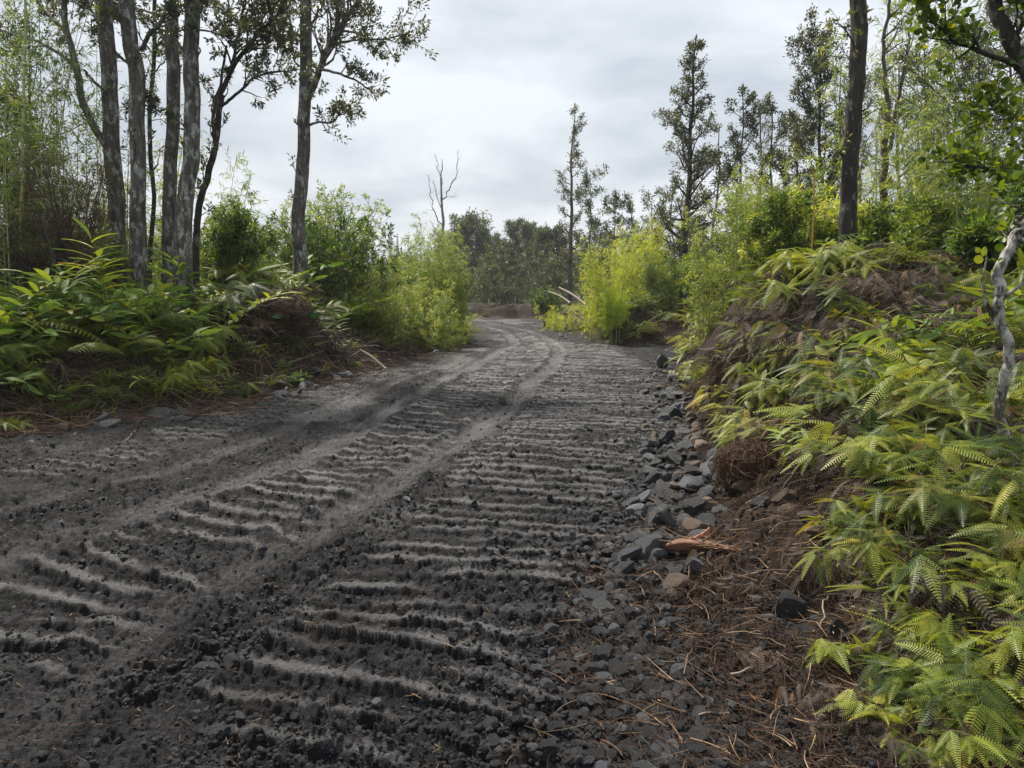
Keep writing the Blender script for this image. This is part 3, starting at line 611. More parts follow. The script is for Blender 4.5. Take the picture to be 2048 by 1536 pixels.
columnar('ohia_tree', 'lower leafy tree right beside the thin tree with a tufted top', 1180, 358, 45, 74, 33, 'ohia_far', 'bark_far', 26, .18, [(0, .7), (.5, .9), (.9, .8), (1, .5)], nleaf=8)
columnar('ohia_tree', 'small round-headed tree above the yellow bamboo', 1230, 400, 42, 60, 34, 'ohia', 'bark_far', 20, .17, [(0, .5), (.6, .7), (.85, 1), (1, .6)], nleaf=8)
columnar('ohia_tree', 'slim twin of the round-headed tree, immediately to its right', 1262, 392, 43, 42, 35, 'ohia_far', 'bark_far', 16, .17, [(0, .4), (.7, .7), (.9, 1), (1, .5)], nleaf=7)
columnar('ohia_tree', 'pale wispy tree between the round-headed trees and the spire tree', 1305, 388, 40, 70, 36, 'ohia_far', 'bark_far', 20, .16, [(0, .5), (.6, .8), (.9, 1), (1, .5)], nleaf=6)
columnar('ohia_tree', 'broad dark tree with two leafy shoulders, half behind the spire tree', 1440, 250, 30, 120, 37, 'ohia', 'bark_moss', 30, .13, [(0, .5), (.5, .9), (.8, .8), (1, .4)], nleaf=7, basepx=1420)
columnar('ohia_tree', 'open branching tree with upswept boughs right of the spire tree', 1488, 180, 24, 95, 38, 'ohia', 'bark_far', 22, .11, [(0, .2), (.4, .5), (.7, 1), (1, .5)], nleaf=8, basepx=1480, up=.9, f0=.35)
columnar('ohia_tree', 'small dense tree peeping over the bright bamboo on the right', 1545, 205, 22, 80, 39, 'ohia', 'bark_far', 26, .10, [(0, .4), (.5, .8), (.8, 1), (1, .5)], nleaf=9, f0=.3)
columnar('ohia_tree', 'wide leafy tree left of the tall mossy trunk, its crown touching it', 1640, 85, 17, 160, 40, 'ohia', 'bark_moss', 46, .085, [(0, .2), (.4, .6), (.7, 1), (.9, .9), (1, .4)], nleaf=11, f0=.3, basepx=1650, up=.8)
columnar('ohia_tree', 'dense low tree behind the ferns left of the tall mossy trunk', 1590, 235, 19, 120, 41, 'ohia', 'bark_moss', 42, .09, [(0, .6), (.5, 1), (.8, .8), (1, .4)], nleaf=12, f0=.2)
columnar('ohia_tree', 'leafy tree behind the crooked pale tree, its crown filling the upper right corner', 1960, 40, 12, 230, 42, 'ohia', 'bark_moss', 36, .07, [(0, .2), (.4, .6), (.7, 1), (1, .7)], nleaf=9, f0=.35)
columnar('ohia_tree', 'spindly tree standing between the slender forked tree and the corner tree', 1850, 60, 15, 150, 43, 'bush', 'bark_far', 30, .08, [(0, .2), (.4, .7), (.7, 1), (1, .7)], nleaf=7, f0=.3)
columnar('ohia_tree', 'feathery young tree at the far left behind the bamboo', 60, 60, 17, 200, 44, 'bush', 'bark_moss', 34, .09, [(0, .3), (.4, .8), (.7, 1), (1, .7)], nleaf=8, f0=.25)
columnar('ohia_tree', 'dark bush-like tree at the left frame edge above the ferns', 15, 190, 14, 160, 45, 'bush', 'bark_moss', 36, .085, [(0, .6), (.4, 1), (.7, .8), (1, .4)], nleaf=10, f0=.15)
for px, tp_, Y, w, sd_, mt, lab in ((1715, 130, 23, 110, 46, 'ohia', 'lacy tree glimpsed right behind the tall mossy trunk'), (1800, 110, 21, 120, 47, 'ohia', 'lacy small-leaved tree behind the slender forked tree'),
        (1905, 60, 19, 130, 48, 'ohia', 'thin-crowned tree between the slender tree and the corner boughs'), (2020, 20, 16, 150, 49, 'ohia', 'dark small-leaved tree behind the corner boughs'),
        (1520, 200, 33, 70, 50, 'ohia_far', 'faint upright tree between the upswept tree and the small dense tree'), (1680, 130, 29, 70, 51, 'ohia_far', 'faint tree just left of the tall mossy trunk'),
        (1345, 360, 38, 60, 52, 'ohia_far', 'short faint tree at the left foot of the spire tree')):
    columnar('ohia_tree', lab, px, tp_, Y, w, sd_, mt, 'bark_far', 30, .085, [(0, .2), (.4, .7), (.7, 1), (.9, .8), (1, .4)], nleaf=8, f0=.3, up=.6)
# dead tree
def dead_tree():
    r = np.random.default_rng(5); G = Geo(); tp = path([(884, 600, 34), (884, 500, 34), (886, 430, 34), (884, 380, 34), (884, 345, 34), (886, 318, 34)], 8, .03, 4)
    G.tube(tp, np.linspace(.10, .012, len(tp)), 9, rough=.2, seed=3); tips = []
    for q, a in (([(885, 400, 34), (900, 375, 34), (912, 345, 34), (916, 300, 34)], .03), ([(884, 450, 34), (868, 425, 34), (862, 390, 34), (855, 350, 34)], .03),
                 ([(884, 425, 34), (874, 395, 34), (868, 360, 34)], .022), ([(884, 370, 34), (876, 340, 34), (868, 308, 34)], .02), ([(884, 480, 34), (872, 458, 34), (860, 440, 34)], .02),
                 ([(886, 396, 34), (900, 393, 34), (912, 394, 34)], .012), ([(882, 490, 34), (878, 475, 34), (874, 466, 34)], .06)):
        p = path(q, 6, .06, int(q[0][1]), False); rr = np.linspace(a, a * .3, len(p)); G.tube(p, rr, 6, rough=.2, seed=2); sprout(G, p, rr, 7, .5, r, 0, tips, .3, .4, rmax=.009)
    finish('dead_tree', 'bare leafless grey dead tree standing alone against the sky', 'dead tree', tp[0], [('trunk', G, M['dead_bark'], True)])
dead_tree()
# two Norfolk pines far off
def pine(px, top, Y, wpx, seed, label):
    r = np.random.default_rng(seed); x0 = P(px, 600, Y)[0]; tp = P(px, top, Y); Ht = tp[2]; G = Geo(); C = Geo()
    p = np.stack([np.full(12, x0), np.full(12, float(Y)), np.linspace(0, Ht, 12)], 1); G.tube(p, np.linspace(.14, .01, 12), 8); wm = wpx / FPX * Y / 2
    for k in range(34):
        f = k / 34; z = Ht * (.15 + .85 * f); R_ = wm * (1 - f) ** .9 + .03
        for a in np.arange(7) * 6.283 / 7 + r.random():
            d = np.array([math.cos(a), math.sin(a), -.12]); q = np.array([[x0, Y, z], [x0 + d[0] * R_ * .5, Y + d[1] * R_ * .5, z - .02], [x0 + d[0] * R_, Y + d[1] * R_, z + .12 * R_]]); G.tube(q, [.05, .04, .02], 3, cap=False)
            m = 9; tt = r.random((m, 1)); C.stamp(LEAFQ, q[0] + (q[2] - q[0]) * tt, unit(d + rdir(r, m) * .7), unit(rdir(r, m) + [0, 0, 1]), r.uniform(.3, .55, m) * (1.1 - .75 * f), r.uniform(0, .5, m))
    finish('norfolk_pine', label, 'pine tree', p[0], [('trunk', G, M['bark_far'], True), ('crown', C, M['ohia_far'], False)])
pine(783, 456, 150, 17, 1, 'tall narrow pine on the skyline, taller of the two')
pine(797, 466, 155, 14, 2, 'narrow pine on the skyline, right and shorter of the two')

# far wood at the end of the road: individual trees copied from six
def copytree(e, loc, rz, sc, label, group):
    c = e.copy(); COL.objects.link(c); c.location = loc; c.rotation_euler = (0, 0, rz); c.scale = (sc, sc, sc * 1.0); tag(c, label, None, group)
    for ch in list(e.children):
        d = ch.copy(); COL.objects.link(d); d.parent = c
    return c
wood = []
for k, (px, tp_, Y, w, pr, lab) in enumerate([
    (935, 446, 76, 95, [(0, .9), (.4, 1.1), (.75, .9), (1, .45)], 'broad domed dark tree, left end of the far wood'),
    (1035, 446, 88, 42, [(0, .8), (.4, .8), (.8, .5), (.85, .9), (1, .6)], 'thin tree with a knobbed top rising from the middle of the far wood'),
    (1064, 458, 84, 48, [(0, 1), (.5, .9), (.8, .5), (1, .1)], 'pointed conical tree in the far wood, right of the knobbed one'),
    (985, 478, 92, 60, [(0, .9), (.4, 1.0), (.75, .8), (1, .3)], 'dark tree with a low crown in the far wood, right of the domed one'),
    (1105, 470, 74, 80, [(0, .9), (.4, 1.1), (.75, .9), (1, .4)], 'bushy dark tree at the right end of the far wood'),
    (1010, 492, 80, 48, [(0, .8), (.4, .9), (.75, .9), (1, .3)], 'small grey tree in the middle of the far wood')]):
    wood.append(columnar('wood_tree', lab, px, tp_, Y, w, 60 + k, 'ohia_far', 'bark_far', 60, .30, pr, nleaf=9, f0=.08, group='trees of the far wood', tr=.16))
rr_ = np.random.default_rng(77)
for k in range(44):
    e = wood[[0, 3, 4, 5, 1, 2][k % 6]]; px = rr_.uniform(700, 1400) if k > 20 else rr_.uniform(895, 1130); Y = rr_.uniform(78, 120); q = P(px, 600, Y)
    s_ = rr_.uniform(.62, .98) * (.8 if px < 890 else 1)
    copytree(e, (q[0], Y, ground(q[0], Y) - .1), rr_.uniform(0, 6.28), s_, 'grey-green tree massed with the others in the far wood', 'trees massed in the far wood')

# ------------------------------------------------------------------ bamboo
def bamboo_geo(base, n, height, spread, seed, arch=.25, leafn=5, lsz=.13, nodes=14, twig=.45, cr=.012, f0=.2, T=BAM, drop=.5, wid=1., lean=(0, 0)):
    r = np.random.default_rng(seed); G = Geo(); C = Geo(); tips = []
    for i in range(n):
        a, q = r.random() * 6.283, spread * math.sqrt(r.random()); bx, by = base[0] + math.cos(a) * q, base[1] + math.sin(a) * q
        bz = ground(bx, by) - .05; h = height * r.uniform(.45, 1.12); t = np.linspace(0, 1, 12)[:, None]
        od = np.array([math.cos(a) + lean[0] + r.normal() * .3, math.sin(a) + lean[1] + r.normal() * .3, 0])
        p = np.array([bx, by, bz]) + np.concatenate([od[:2][None] * arch * h * t ** 2.2, h * (t - .12 * arch * t ** 3)], 1); rad = np.linspace(cr, cr * .25, 12)
        G.tube(p, rad, 5, cap=False)
        for k in range(nodes):
            f = f0 + (1 - f0) * (k + r.random() * .7) / nodes; m = min(f * 11, 10.99); j = int(m); o = p[j] + (p[j + 1] - p[j]) * (m - j)
            for _ in range(2):
                d = unit(unit(p[j + 1] - p[j]) * .55 + rdir(r, 1)[0] * .9 + np.array([0, 0, .15])); L_ = twig * r.uniform(.5, 1.1) * (1.15 - .5 * f); qq = [o]
                for s_ in range(3): d = unit(d + r.normal(size=3) * .15 + np.array([0, 0, -.10 * s_])); qq.append(qq[-1] + d * L_ / 3)
                qq = np.array(qq); G.tube(qq, [.003, .0025, .002, .0015], 3, cap=False)
                for w_ in (1, 2, 3): tips.append((qq[w_], unit(qq[w_] - qq[w_ - 1])))
    tuft(C, tips, r, n=leafn, size=lsz, T=T, spread=.75, rad=.05, tint=(.05, .9), drop=drop, wid=wid)
    return G, C
def bamboo(label, px, Y, n, top, spread, seed, mat='bamboo', culm='culm', name='bamboo_clump', cat='bamboo', group=None, **kw):
    b = P(px, 600, Y); gz = ground(b[0], Y); h = P(px, top, Y)[2] - gz
    G, C = bamboo_geo((b[0], Y), n, h, spread, seed, **kw)
    return finish(name, label, cat, np.array([b[0], Y, gz]), [('culms', G, M[culm], True), ('foliage', C, M[mat], False)], group)
# right of the road
bamboo('lime-yellow feathery bamboo clump at the road corner, lower and nearer of the bright pair', 1208, 24.8, 24, 480, .6, 201, 'bamboo_y', lsz=.10, nodes=18, leafn=6, twig=.5, arch=.16, f0=.14)
bamboo('vivid lime green plume of bamboo leaning over the road corner', 1232, 23.6, 6, 560, .22, 202, 'lime', lsz=.10, nodes=18, leafn=8, twig=.4, arch=.14, f0=.45)
bamboo('tall yellow-green bamboo clump behind the lime clump, left of the spire tree', 1290, 28, 28, 440, 1.0, 203, 'bamboo_y', lsz=.12, nodes=18, leafn=6, twig=.45, arch=.08)
bamboo('olive bamboo thicket at the foot of the spire tree on its left', 1335, 27, 18, 510, .8, 204, 'bamboo', lsz=.12, nodes=16, leafn=7, twig=.5, arch=.2)
bamboo('low straw-coloured tuft of bamboo by the fallen logs', 1118, 32, 10, 605, .7, 205, 'bamboo_y', lsz=.10, nodes=10, leafn=6, twig=.4, arch=.4, f0=.05)
bamboo('bright green bamboo clump rising behind the right bank, right of the spire tree', 1478, 16.5, 24, 345, .9, 206, 'bamboo', lsz=.10, nodes=16, leafn=7, twig=.5, arch=.14, f0=.12)
bamboo('fresh green bamboo with a feathery top beside the leafy low tree on the right', 1530, 15.5, 16, 350, .8, 207, 'bamboo', lsz=.12, nodes=16, leafn=8, twig=.5, arch=.16, f0=.12)
bamboo('yellowish bamboo mixed with vines left of the tall mossy trunk', 1625, 13.5, 16, 400, .9, 208, 'bamboo_y', lsz=.13, nodes=14, leafn=6, twig=.45, arch=.25, f0=.1)
for k, (px, Y, tp_, sd_, mt, n_, lab) in enumerate([(1800, 13.0, -60, 210, 'bamboo', 8, 'tall thin bamboo behind the slender forked tree'), (1880, 12.0, -40, 211, 'bamboo', 9, 'tall airy bamboo in the gap right of the slender forked tree'),
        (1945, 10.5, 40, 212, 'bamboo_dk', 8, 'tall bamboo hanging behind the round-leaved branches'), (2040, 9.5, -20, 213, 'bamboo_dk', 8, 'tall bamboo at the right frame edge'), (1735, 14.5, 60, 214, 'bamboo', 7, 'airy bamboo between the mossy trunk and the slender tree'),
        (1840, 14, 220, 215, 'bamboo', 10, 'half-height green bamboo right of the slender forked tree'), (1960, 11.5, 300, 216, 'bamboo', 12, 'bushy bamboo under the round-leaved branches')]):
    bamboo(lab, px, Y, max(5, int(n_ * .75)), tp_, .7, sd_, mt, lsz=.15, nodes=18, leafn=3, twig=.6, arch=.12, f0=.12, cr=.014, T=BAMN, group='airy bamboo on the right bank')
# left of the road
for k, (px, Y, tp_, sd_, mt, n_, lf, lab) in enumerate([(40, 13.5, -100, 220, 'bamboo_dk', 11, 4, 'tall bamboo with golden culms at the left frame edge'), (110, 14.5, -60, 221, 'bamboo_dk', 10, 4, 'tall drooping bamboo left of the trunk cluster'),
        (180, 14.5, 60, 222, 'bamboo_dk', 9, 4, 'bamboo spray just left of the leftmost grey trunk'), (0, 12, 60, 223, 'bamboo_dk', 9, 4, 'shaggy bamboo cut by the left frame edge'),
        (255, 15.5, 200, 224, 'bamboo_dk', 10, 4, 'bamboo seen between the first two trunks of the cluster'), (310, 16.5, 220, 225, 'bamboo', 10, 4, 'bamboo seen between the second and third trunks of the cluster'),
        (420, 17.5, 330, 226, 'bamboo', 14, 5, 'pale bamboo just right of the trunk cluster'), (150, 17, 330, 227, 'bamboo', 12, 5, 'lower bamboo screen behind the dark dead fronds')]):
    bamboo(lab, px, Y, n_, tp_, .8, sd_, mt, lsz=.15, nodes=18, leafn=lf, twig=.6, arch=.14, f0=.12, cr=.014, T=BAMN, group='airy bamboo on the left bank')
bamboo('pale bamboo tuft against the sky left of the solitary tree', 520, 21, 20, 400, 1.3, 230, 'bamboo', lsz=.15, nodes=14, leafn=6, twig=.5, arch=.25, f0=.1)
bamboo('light green bamboo directly behind the solitary tree', 625, 22, 24, 425, 1.6, 231, 'bamboo', lsz=.15, nodes=14, leafn=7, twig=.5, arch=.25, f0=.08)
bamboo('soft pale green bamboo right of the dark leafy bush', 775, 25, 24, 500, 1.4, 232, 'bamboo', lsz=.14, nodes=14, leafn=7, twig=.5, arch=.25, f0=.08)
bamboo('feathery bamboo in front of the dead tree', 868, 27, 28, 440, .9, 233, 'bamboo', lsz=.12, nodes=17, leafn=6, twig=.42, arch=.06, f0=.08)
bamboo('dense light green bamboo at the left road edge before the bend', 905, 24.5, 24, 480, .6, 234, 'bamboo', lsz=.11, nodes=17, leafn=6, twig=.36, arch=.05, f0=.05)
bamboo('low green bamboo sprawling down to the left road edge', 850, 21.5, 20, 560, .9, 235, 'bamboo', lsz=.11, nodes=13, leafn=8, twig=.42, arch=.25, f0=.04)
bamboo('leafy bamboo at the top of the left bank beyond the palm-like fronds', 740, 20, 18, 520, 1.0, 236, 'bamboo', lsz=.12, nodes=13, leafn=7, twig=.42, arch=.25, f0=.05)
bamboo('tall single bamboo sprig poking up beside the dead tree', 852, 30, 5, 462, .4, 237, 'bamboo', lsz=.14, nodes=16, leafn=6, twig=.4, arch=.08)
# single culms
def culm(label, pts, r0, mat, seed):
    G = Geo(); p = path(pts, 8, .01, seed); G.tube(p, np.linspace(r0, r0 * .6, len(p)), 8)
    for i in range(2, len(p) - 1, 2): G.tube(np.array([p[i] - [0, 0, .006], p[i], p[i] + [0, 0, .006]]), [r0 * .95, r0 * 1.3, r0 * .95], 8, cap=False)
    r = np.random.default_rng(seed); C = Geo(); tips = []; sprout(G, p, np.full(len(p), r0), 10, .4, r, 0, tips, .5, .1, rmax=.004); tuft(C, tips, r, n=5, size=.14, T=BAMN, drop=.4)
    finish('bamboo_cane', label, 'bamboo', p[0], [('culm', G, M[mat], True), ('foliage', C, M['bamboo'], False)])
culm('orange bamboo cane standing bare above the ferns left of the mossy trunk', [(1622, 540, 11.5), (1626, 440, 11.5), (1628, 330, 11.5)], .016, 'culm_o', 1)
culm('long pale bamboo cane slanting up from the right bank, left of the orange cane', [(1468, 640, 13), (1472, 500, 13), (1474, 380, 13)], .014, 'culm', 2)
culm('short pale bamboo cane just right of the long one', [(1484, 560, 13.5), (1490, 470, 13.5), (1496, 400, 13.5)], .009, 'culm', 3)
culm('golden bamboo cane rising through the foliage at the far left', [(42, 480, 12.5), (46, 330, 12.5), (50, 160, 12.5), (52, -60, 12.5)], .03, 'culm', 4)

# ------------------------------------------------------------------ bushes
def bush(label, px, py, Y, wpx, hpx, seed, mat='bush', lsz=.09, n=900, T=LEAF, name='leafy_bush', group=None, arch=0):
    r = np.random.default_rng(seed); c = P(px, py, Y); gz = ground(c[0], Y); rx = wpx / FPX * Y / 2; rz = hpx / FPX * Y / 2; G = Geo(); C = Geo(); tips = []
    for i in range(16 + int(rx * 8)):
        d = unit(rdir(r, 1)[0] + np.array([0, -.2, .25])); k = r.uniform(.7, 1.12); e = c + d * np.array([rx, rx * .8, rz]) * k; b = np.array([c[0] + r.normal() * rx * .25, Y + r.normal() * .2, gz])
        m = (b + e) / 2 + np.array([0, 0, rz * .3]); p = catmull([b, m, e], 4); rr = np.linspace(.016, .005, len(p)); G.tube(p, rr, 4, cap=False); sprout(G, p, rr, 9, rx * .42 + .15, r, 1, tips, .25, .3, rmax=.006)
    k = max(3, min(14, int(n * 10 / max(1, len(tips))))); tuft(C, tips, r, n=k, size=lsz, T=T, spread=1.0, rad=.09, tint=(.0, .95))
    return finish(name, label, 'bush', np.array([c[0], Y, gz]), [('stems', G, M['bark_far'], True), ('foliage', C, M[mat], False)], group)
bush('rounded dark green leafy bush right of the solitary tree', 665, 505, 19.5, 250, 150, 301, 'bush', .10, 1300)
bush('light-leaved arching bush with bead-like sprays against the sky, right of the solitary tree', 660, 440, 21, 230, 90, 302, 'bamboo', .09, 900)
bush('green bush at the foot of the trunk cluster on its right', 470, 500, 15, 130, 130, 303, 'bush', .08, 900)
bush('dark shrub hidden behind the ginger stalks on the left', 120, 530, 13.5, 230, 110, 304, 'bush', .08, 700)
0 and bush('green shrub behind the leftmost trunks', 260, 500, 14.5, 220, 160, 305, 'bush', .08, 1100)
bush('yellow-green shrub on the right bank left of the tall mossy trunk', 1590, 500, 13, 190, 180, 306, 'bush', .08, 1300)
bush('light green shrub between the mossy trunk and the slender tree', 1760, 500, 12.5, 210, 130, 307, 'bush', .08, 1100)
bush('broad light green shrub right of the slender forked tree', 1880, 490, 11, 220, 150, 308, 'bush', .08, 1000)
bush('hanging green shrub below the round-leaved branches', 2030, 480, 8.5, 180, 190, 309, 'bush', .08, 1000)
bush('dense dark shrub right of the spire tree trunk', 1445, 560, 19, 190, 150, 310, 'bush', .09, 1300)
bush('grey-green shrub behind the yellow bamboo clumps', 1260, 520, 34, 200, 150, 311, 'ohia_far', .13, 900)
bush('low green shrub at the head of the fallen logs', 1095, 600, 36, 60, 40, 312, 'bush', .10, 400)
bush('dark twiggy mass of hanging dead fronds at the far left', 130, 370, 12.5, 170, 170, 313, 'dryleaf', .09, 330, BAMN, 'dead_foliage')
bush('dark dead foliage lower at the left frame edge', 45, 480, 12.2, 170, 110, 314, 'dryleaf', .09, 300, BAMN, 'dead_foliage')

# ------------------------------------------------------------------ stuff scattered by geometry nodes
def proto_col(name, objs):
    c = bpy.data.collections.new(name)
    for o in objs: c.objects.link(o)
    return c
def proto(name, me): return bpy.data.objects.new(name, me)
def scatter(name, pts, rot, scl, idx, col, label=None, cat=None):
    me = bpy.data.meshes.new(name); me.vertices.add(len(pts)); me.vertices.foreach_set('co', np.asarray(pts, np.float32).ravel())
    a = me.attributes.new('rot', 'FLOAT_VECTOR', 'POINT'); a.data.foreach_set('vector', np.asarray(rot, np.float32).ravel())
    a = me.attributes.new('scl', 'FLOAT_VECTOR', 'POINT'); a.data.foreach_set('vector', np.asarray(scl, np.float32).ravel())
    a = me.attributes.new('idx', 'INT', 'POINT'); a.data.foreach_set('value', np.asarray(idx, np.int32))
    o = link(name, me); ng = bpy.data.node_groups.new(name, 'GeometryNodeTree')
    ng.interface.new_socket('Geometry', in_out='INPUT', socket_type='NodeSocketGeometry'); ng.interface.new_socket('Geometry', in_out='OUTPUT', socket_type='NodeSocketGeometry')
    gi = ng.nodes.new('NodeGroupInput'); go = ng.nodes.new('NodeGroupOutput'); ci = ng.nodes.new('GeometryNodeCollectionInfo'); ci.inputs[0].default_value = col
    ci.inputs['Separate Children'].default_value = True; ci.inputs['Reset Children'].default_value = True
    ip = ng.nodes.new('GeometryNodeInstanceOnPoints'); ip.inputs['Pick Instance'].default_value = True
    def na(nm, dt): x_ = ng.nodes.new('GeometryNodeInputNamedAttribute'); x_.data_type = dt; x_.inputs['Name'].default_value = nm; return x_.outputs['Attribute']
    er = ng.nodes.new('FunctionNodeEulerToRotation')
    ng.links.new(gi.outputs[0], ip.inputs['Points']); ng.links.new(ci.outputs[0], ip.inputs['Instance']); ng.links.new(na('rot', 'FLOAT_VECTOR'), er.inputs[0]); ng.links.new(er.outputs[0], ip.inputs['Rotation'])
    ng.links.new(na('scl', 'FLOAT_VECTOR'), ip.inputs['Scale']); ng.links.new(na('idx', 'INT'), ip.inputs['Instance Index']); ng.links.new(ip.outputs[0], go.inputs[0])
    md = o.modifiers.new('scatter', 'NODES'); md.node_group = ng
    return tag(o, label, cat, None, 'stuff')
def rockmesh(name, seed, mat, sub=2, facet=.5, smooth=False):
    import bmesh
    bm = bmesh.new(); bmesh.ops.create_icosphere(bm, subdivisions=sub, radius=1.0); r = np.random.default_rng(seed)
    V = np.array([v.co[:] for v in bm.verts]); pl = rdir(r, 11); dd = r.uniform(.55, .92, 11)
    for n_, d_ in zip(pl, dd):
        q = V @ n_; m = q > d_; V[m] -= np.outer(q[m] - d_, n_)
    V *= 1 + .10 * (fbm(V[:, 0] * 2 + seed, V[:, 1] * 2 + V[:, 2] * 1.7, 3, seed) - .5)[:, None] * 2; V *= r.uniform(.75, 1.0, 3) * np.array([1.05, 1, .9])
    for v, c in zip(bm.verts, V): v.co = c
    me = bpy.data.meshes.new(name); bm.to_mesh(me); bm.free(); me.materials.append(mat)
    me.attributes.new('tint', 'FLOAT', 'POINT').data.foreach_set('value', np.full(len(V), r.random(), np.float32))
    me.polygons.foreach_set('use_smooth', np.full(len(me.polygons), smooth)); return me
R = np.random.default_rng(2024)
def road_pts(n, dens, ymin=1.8, ymax=16, umin=-.9, umax=.95):
    """points spread evenly over the picture's share of ground, thinned by dens(x, y, s)"""
    Y = 1 / R.uniform(1 / ymax ** 1.0, 1 / ymin ** 1.0, n * 3); u = R.uniform(umin, umax, n * 3); X = u * Y * .8
    s = sdist(X, Y); k = R.random(n * 3) < dens(X, Y, s); return X[k][:n], Y[k][:n], s[k][:n]
peb = proto_col('pebbles_source', [proto('pebble_%02d' % i, rockmesh('pebble', 400 + i, M['rock'] if i < 3 else M['gravel'], 2)) for i in range(8)])
clo = proto_col('clods_source', [proto('clod_%02d' % i, rockmesh('clod', 500 + i, M['clod'], 3, smooth=True)) for i in range(5)])
trkR = along
def packedness(X, Y):
    m = np.zeros(len(X))
    for k in 'LRQ': m = np.maximum(m, 1 - sm(.12, .35, np.abs(along(X, Y, TRK[k])[1])))
    return m
def in_marks(X, Y):
    m = np.zeros(len(X))
    for k, w_ in (('A', np.interp(Y, [3, 5, 6, 8, 11, 18, 25], [.85, .75, .8, 1.0, 1.15, 1.3, 1.3])), ('B', .65)): m = np.maximum(m, 1 - sm(.7, 1.05, np.abs(along(X, Y, ZONE[k][0])[1]) / w_))
    return m
def gravel_d(X, Y, s):
    edge = np.exp(-((s + .35) / .5) ** 2) * (X > center_x(Y)); mid = .8 * sm(.52, .66, fbm(X * 1.1, Y * .7, 3, 500)) * (X > -1.6) * sm(3.5, 6, Y); ll = .35 * np.exp(-((s + .2) / .5) ** 2) * (X < center_x(Y))
    return np.clip((.06 + edge * 1.1 + mid * .55 + ll) * np.interp(Y, [2.5, 4.8], [.3, 1]) * (1 - .8 * packedness(X, Y)) * (1 - .8 * in_marks(X, Y)) * (s < .15), 0, 1)
def lay(name, n, dens, smin, smax, pw, col, nvar, ymax, sink=.25, flat=.75, label=None, cat=None, edgebig=0):
    X, Y, s = road_pts(n, dens, ymax=ymax); z = HF(X, Y); m = len(X)
    S = (smin + (smax - smin) * R.random(m) ** pw) * np.interp(Y, [3, 12, 40], [1, 1.35, 2.4])
    if edgebig: S *= 1 + edgebig * np.exp(-((s + .3) / .4) ** 2) * (X > center_x(Y)) * R.random(m)
    scl = np.stack([S * R.uniform(.8, 1.3, m), S * R.uniform(.8, 1.3, m), S * R.uniform(.65, 1.1, m) * flat], 1)
    rot = np.stack([R.normal(size=m) * .35, R.normal(size=m) * .35, R.random(m) * 6.28], 1)
    scatter(name, np.stack([X, Y, z + S * (.4 - sink) * flat], 1), rot, scl, R.integers(0, nvar, m), col, label, cat)
lay('gravel', 42000, gravel_d, .005, .030, 3.2, peb, 8, 42, flat=.95, label='loose dark angular gravel strewn over the churned road', cat='gravel', edgebig=1.0)
lay('mud_clods', 36000, lambda X, Y, s: np.clip((.12 + .9 * sm(.45, .6, fbm(X * 1.3, Y * 1.3, 3, 510))) * (1 - .92 * packedness(X, Y)) * (1 - .6 * in_marks(X, Y)) * (s < .6), 0, 1), .004, .017, 3.0, clo, 5, 30, sink=.35, flat=1.0, label='crumbled black mud clods between the track prints', cat='mud')

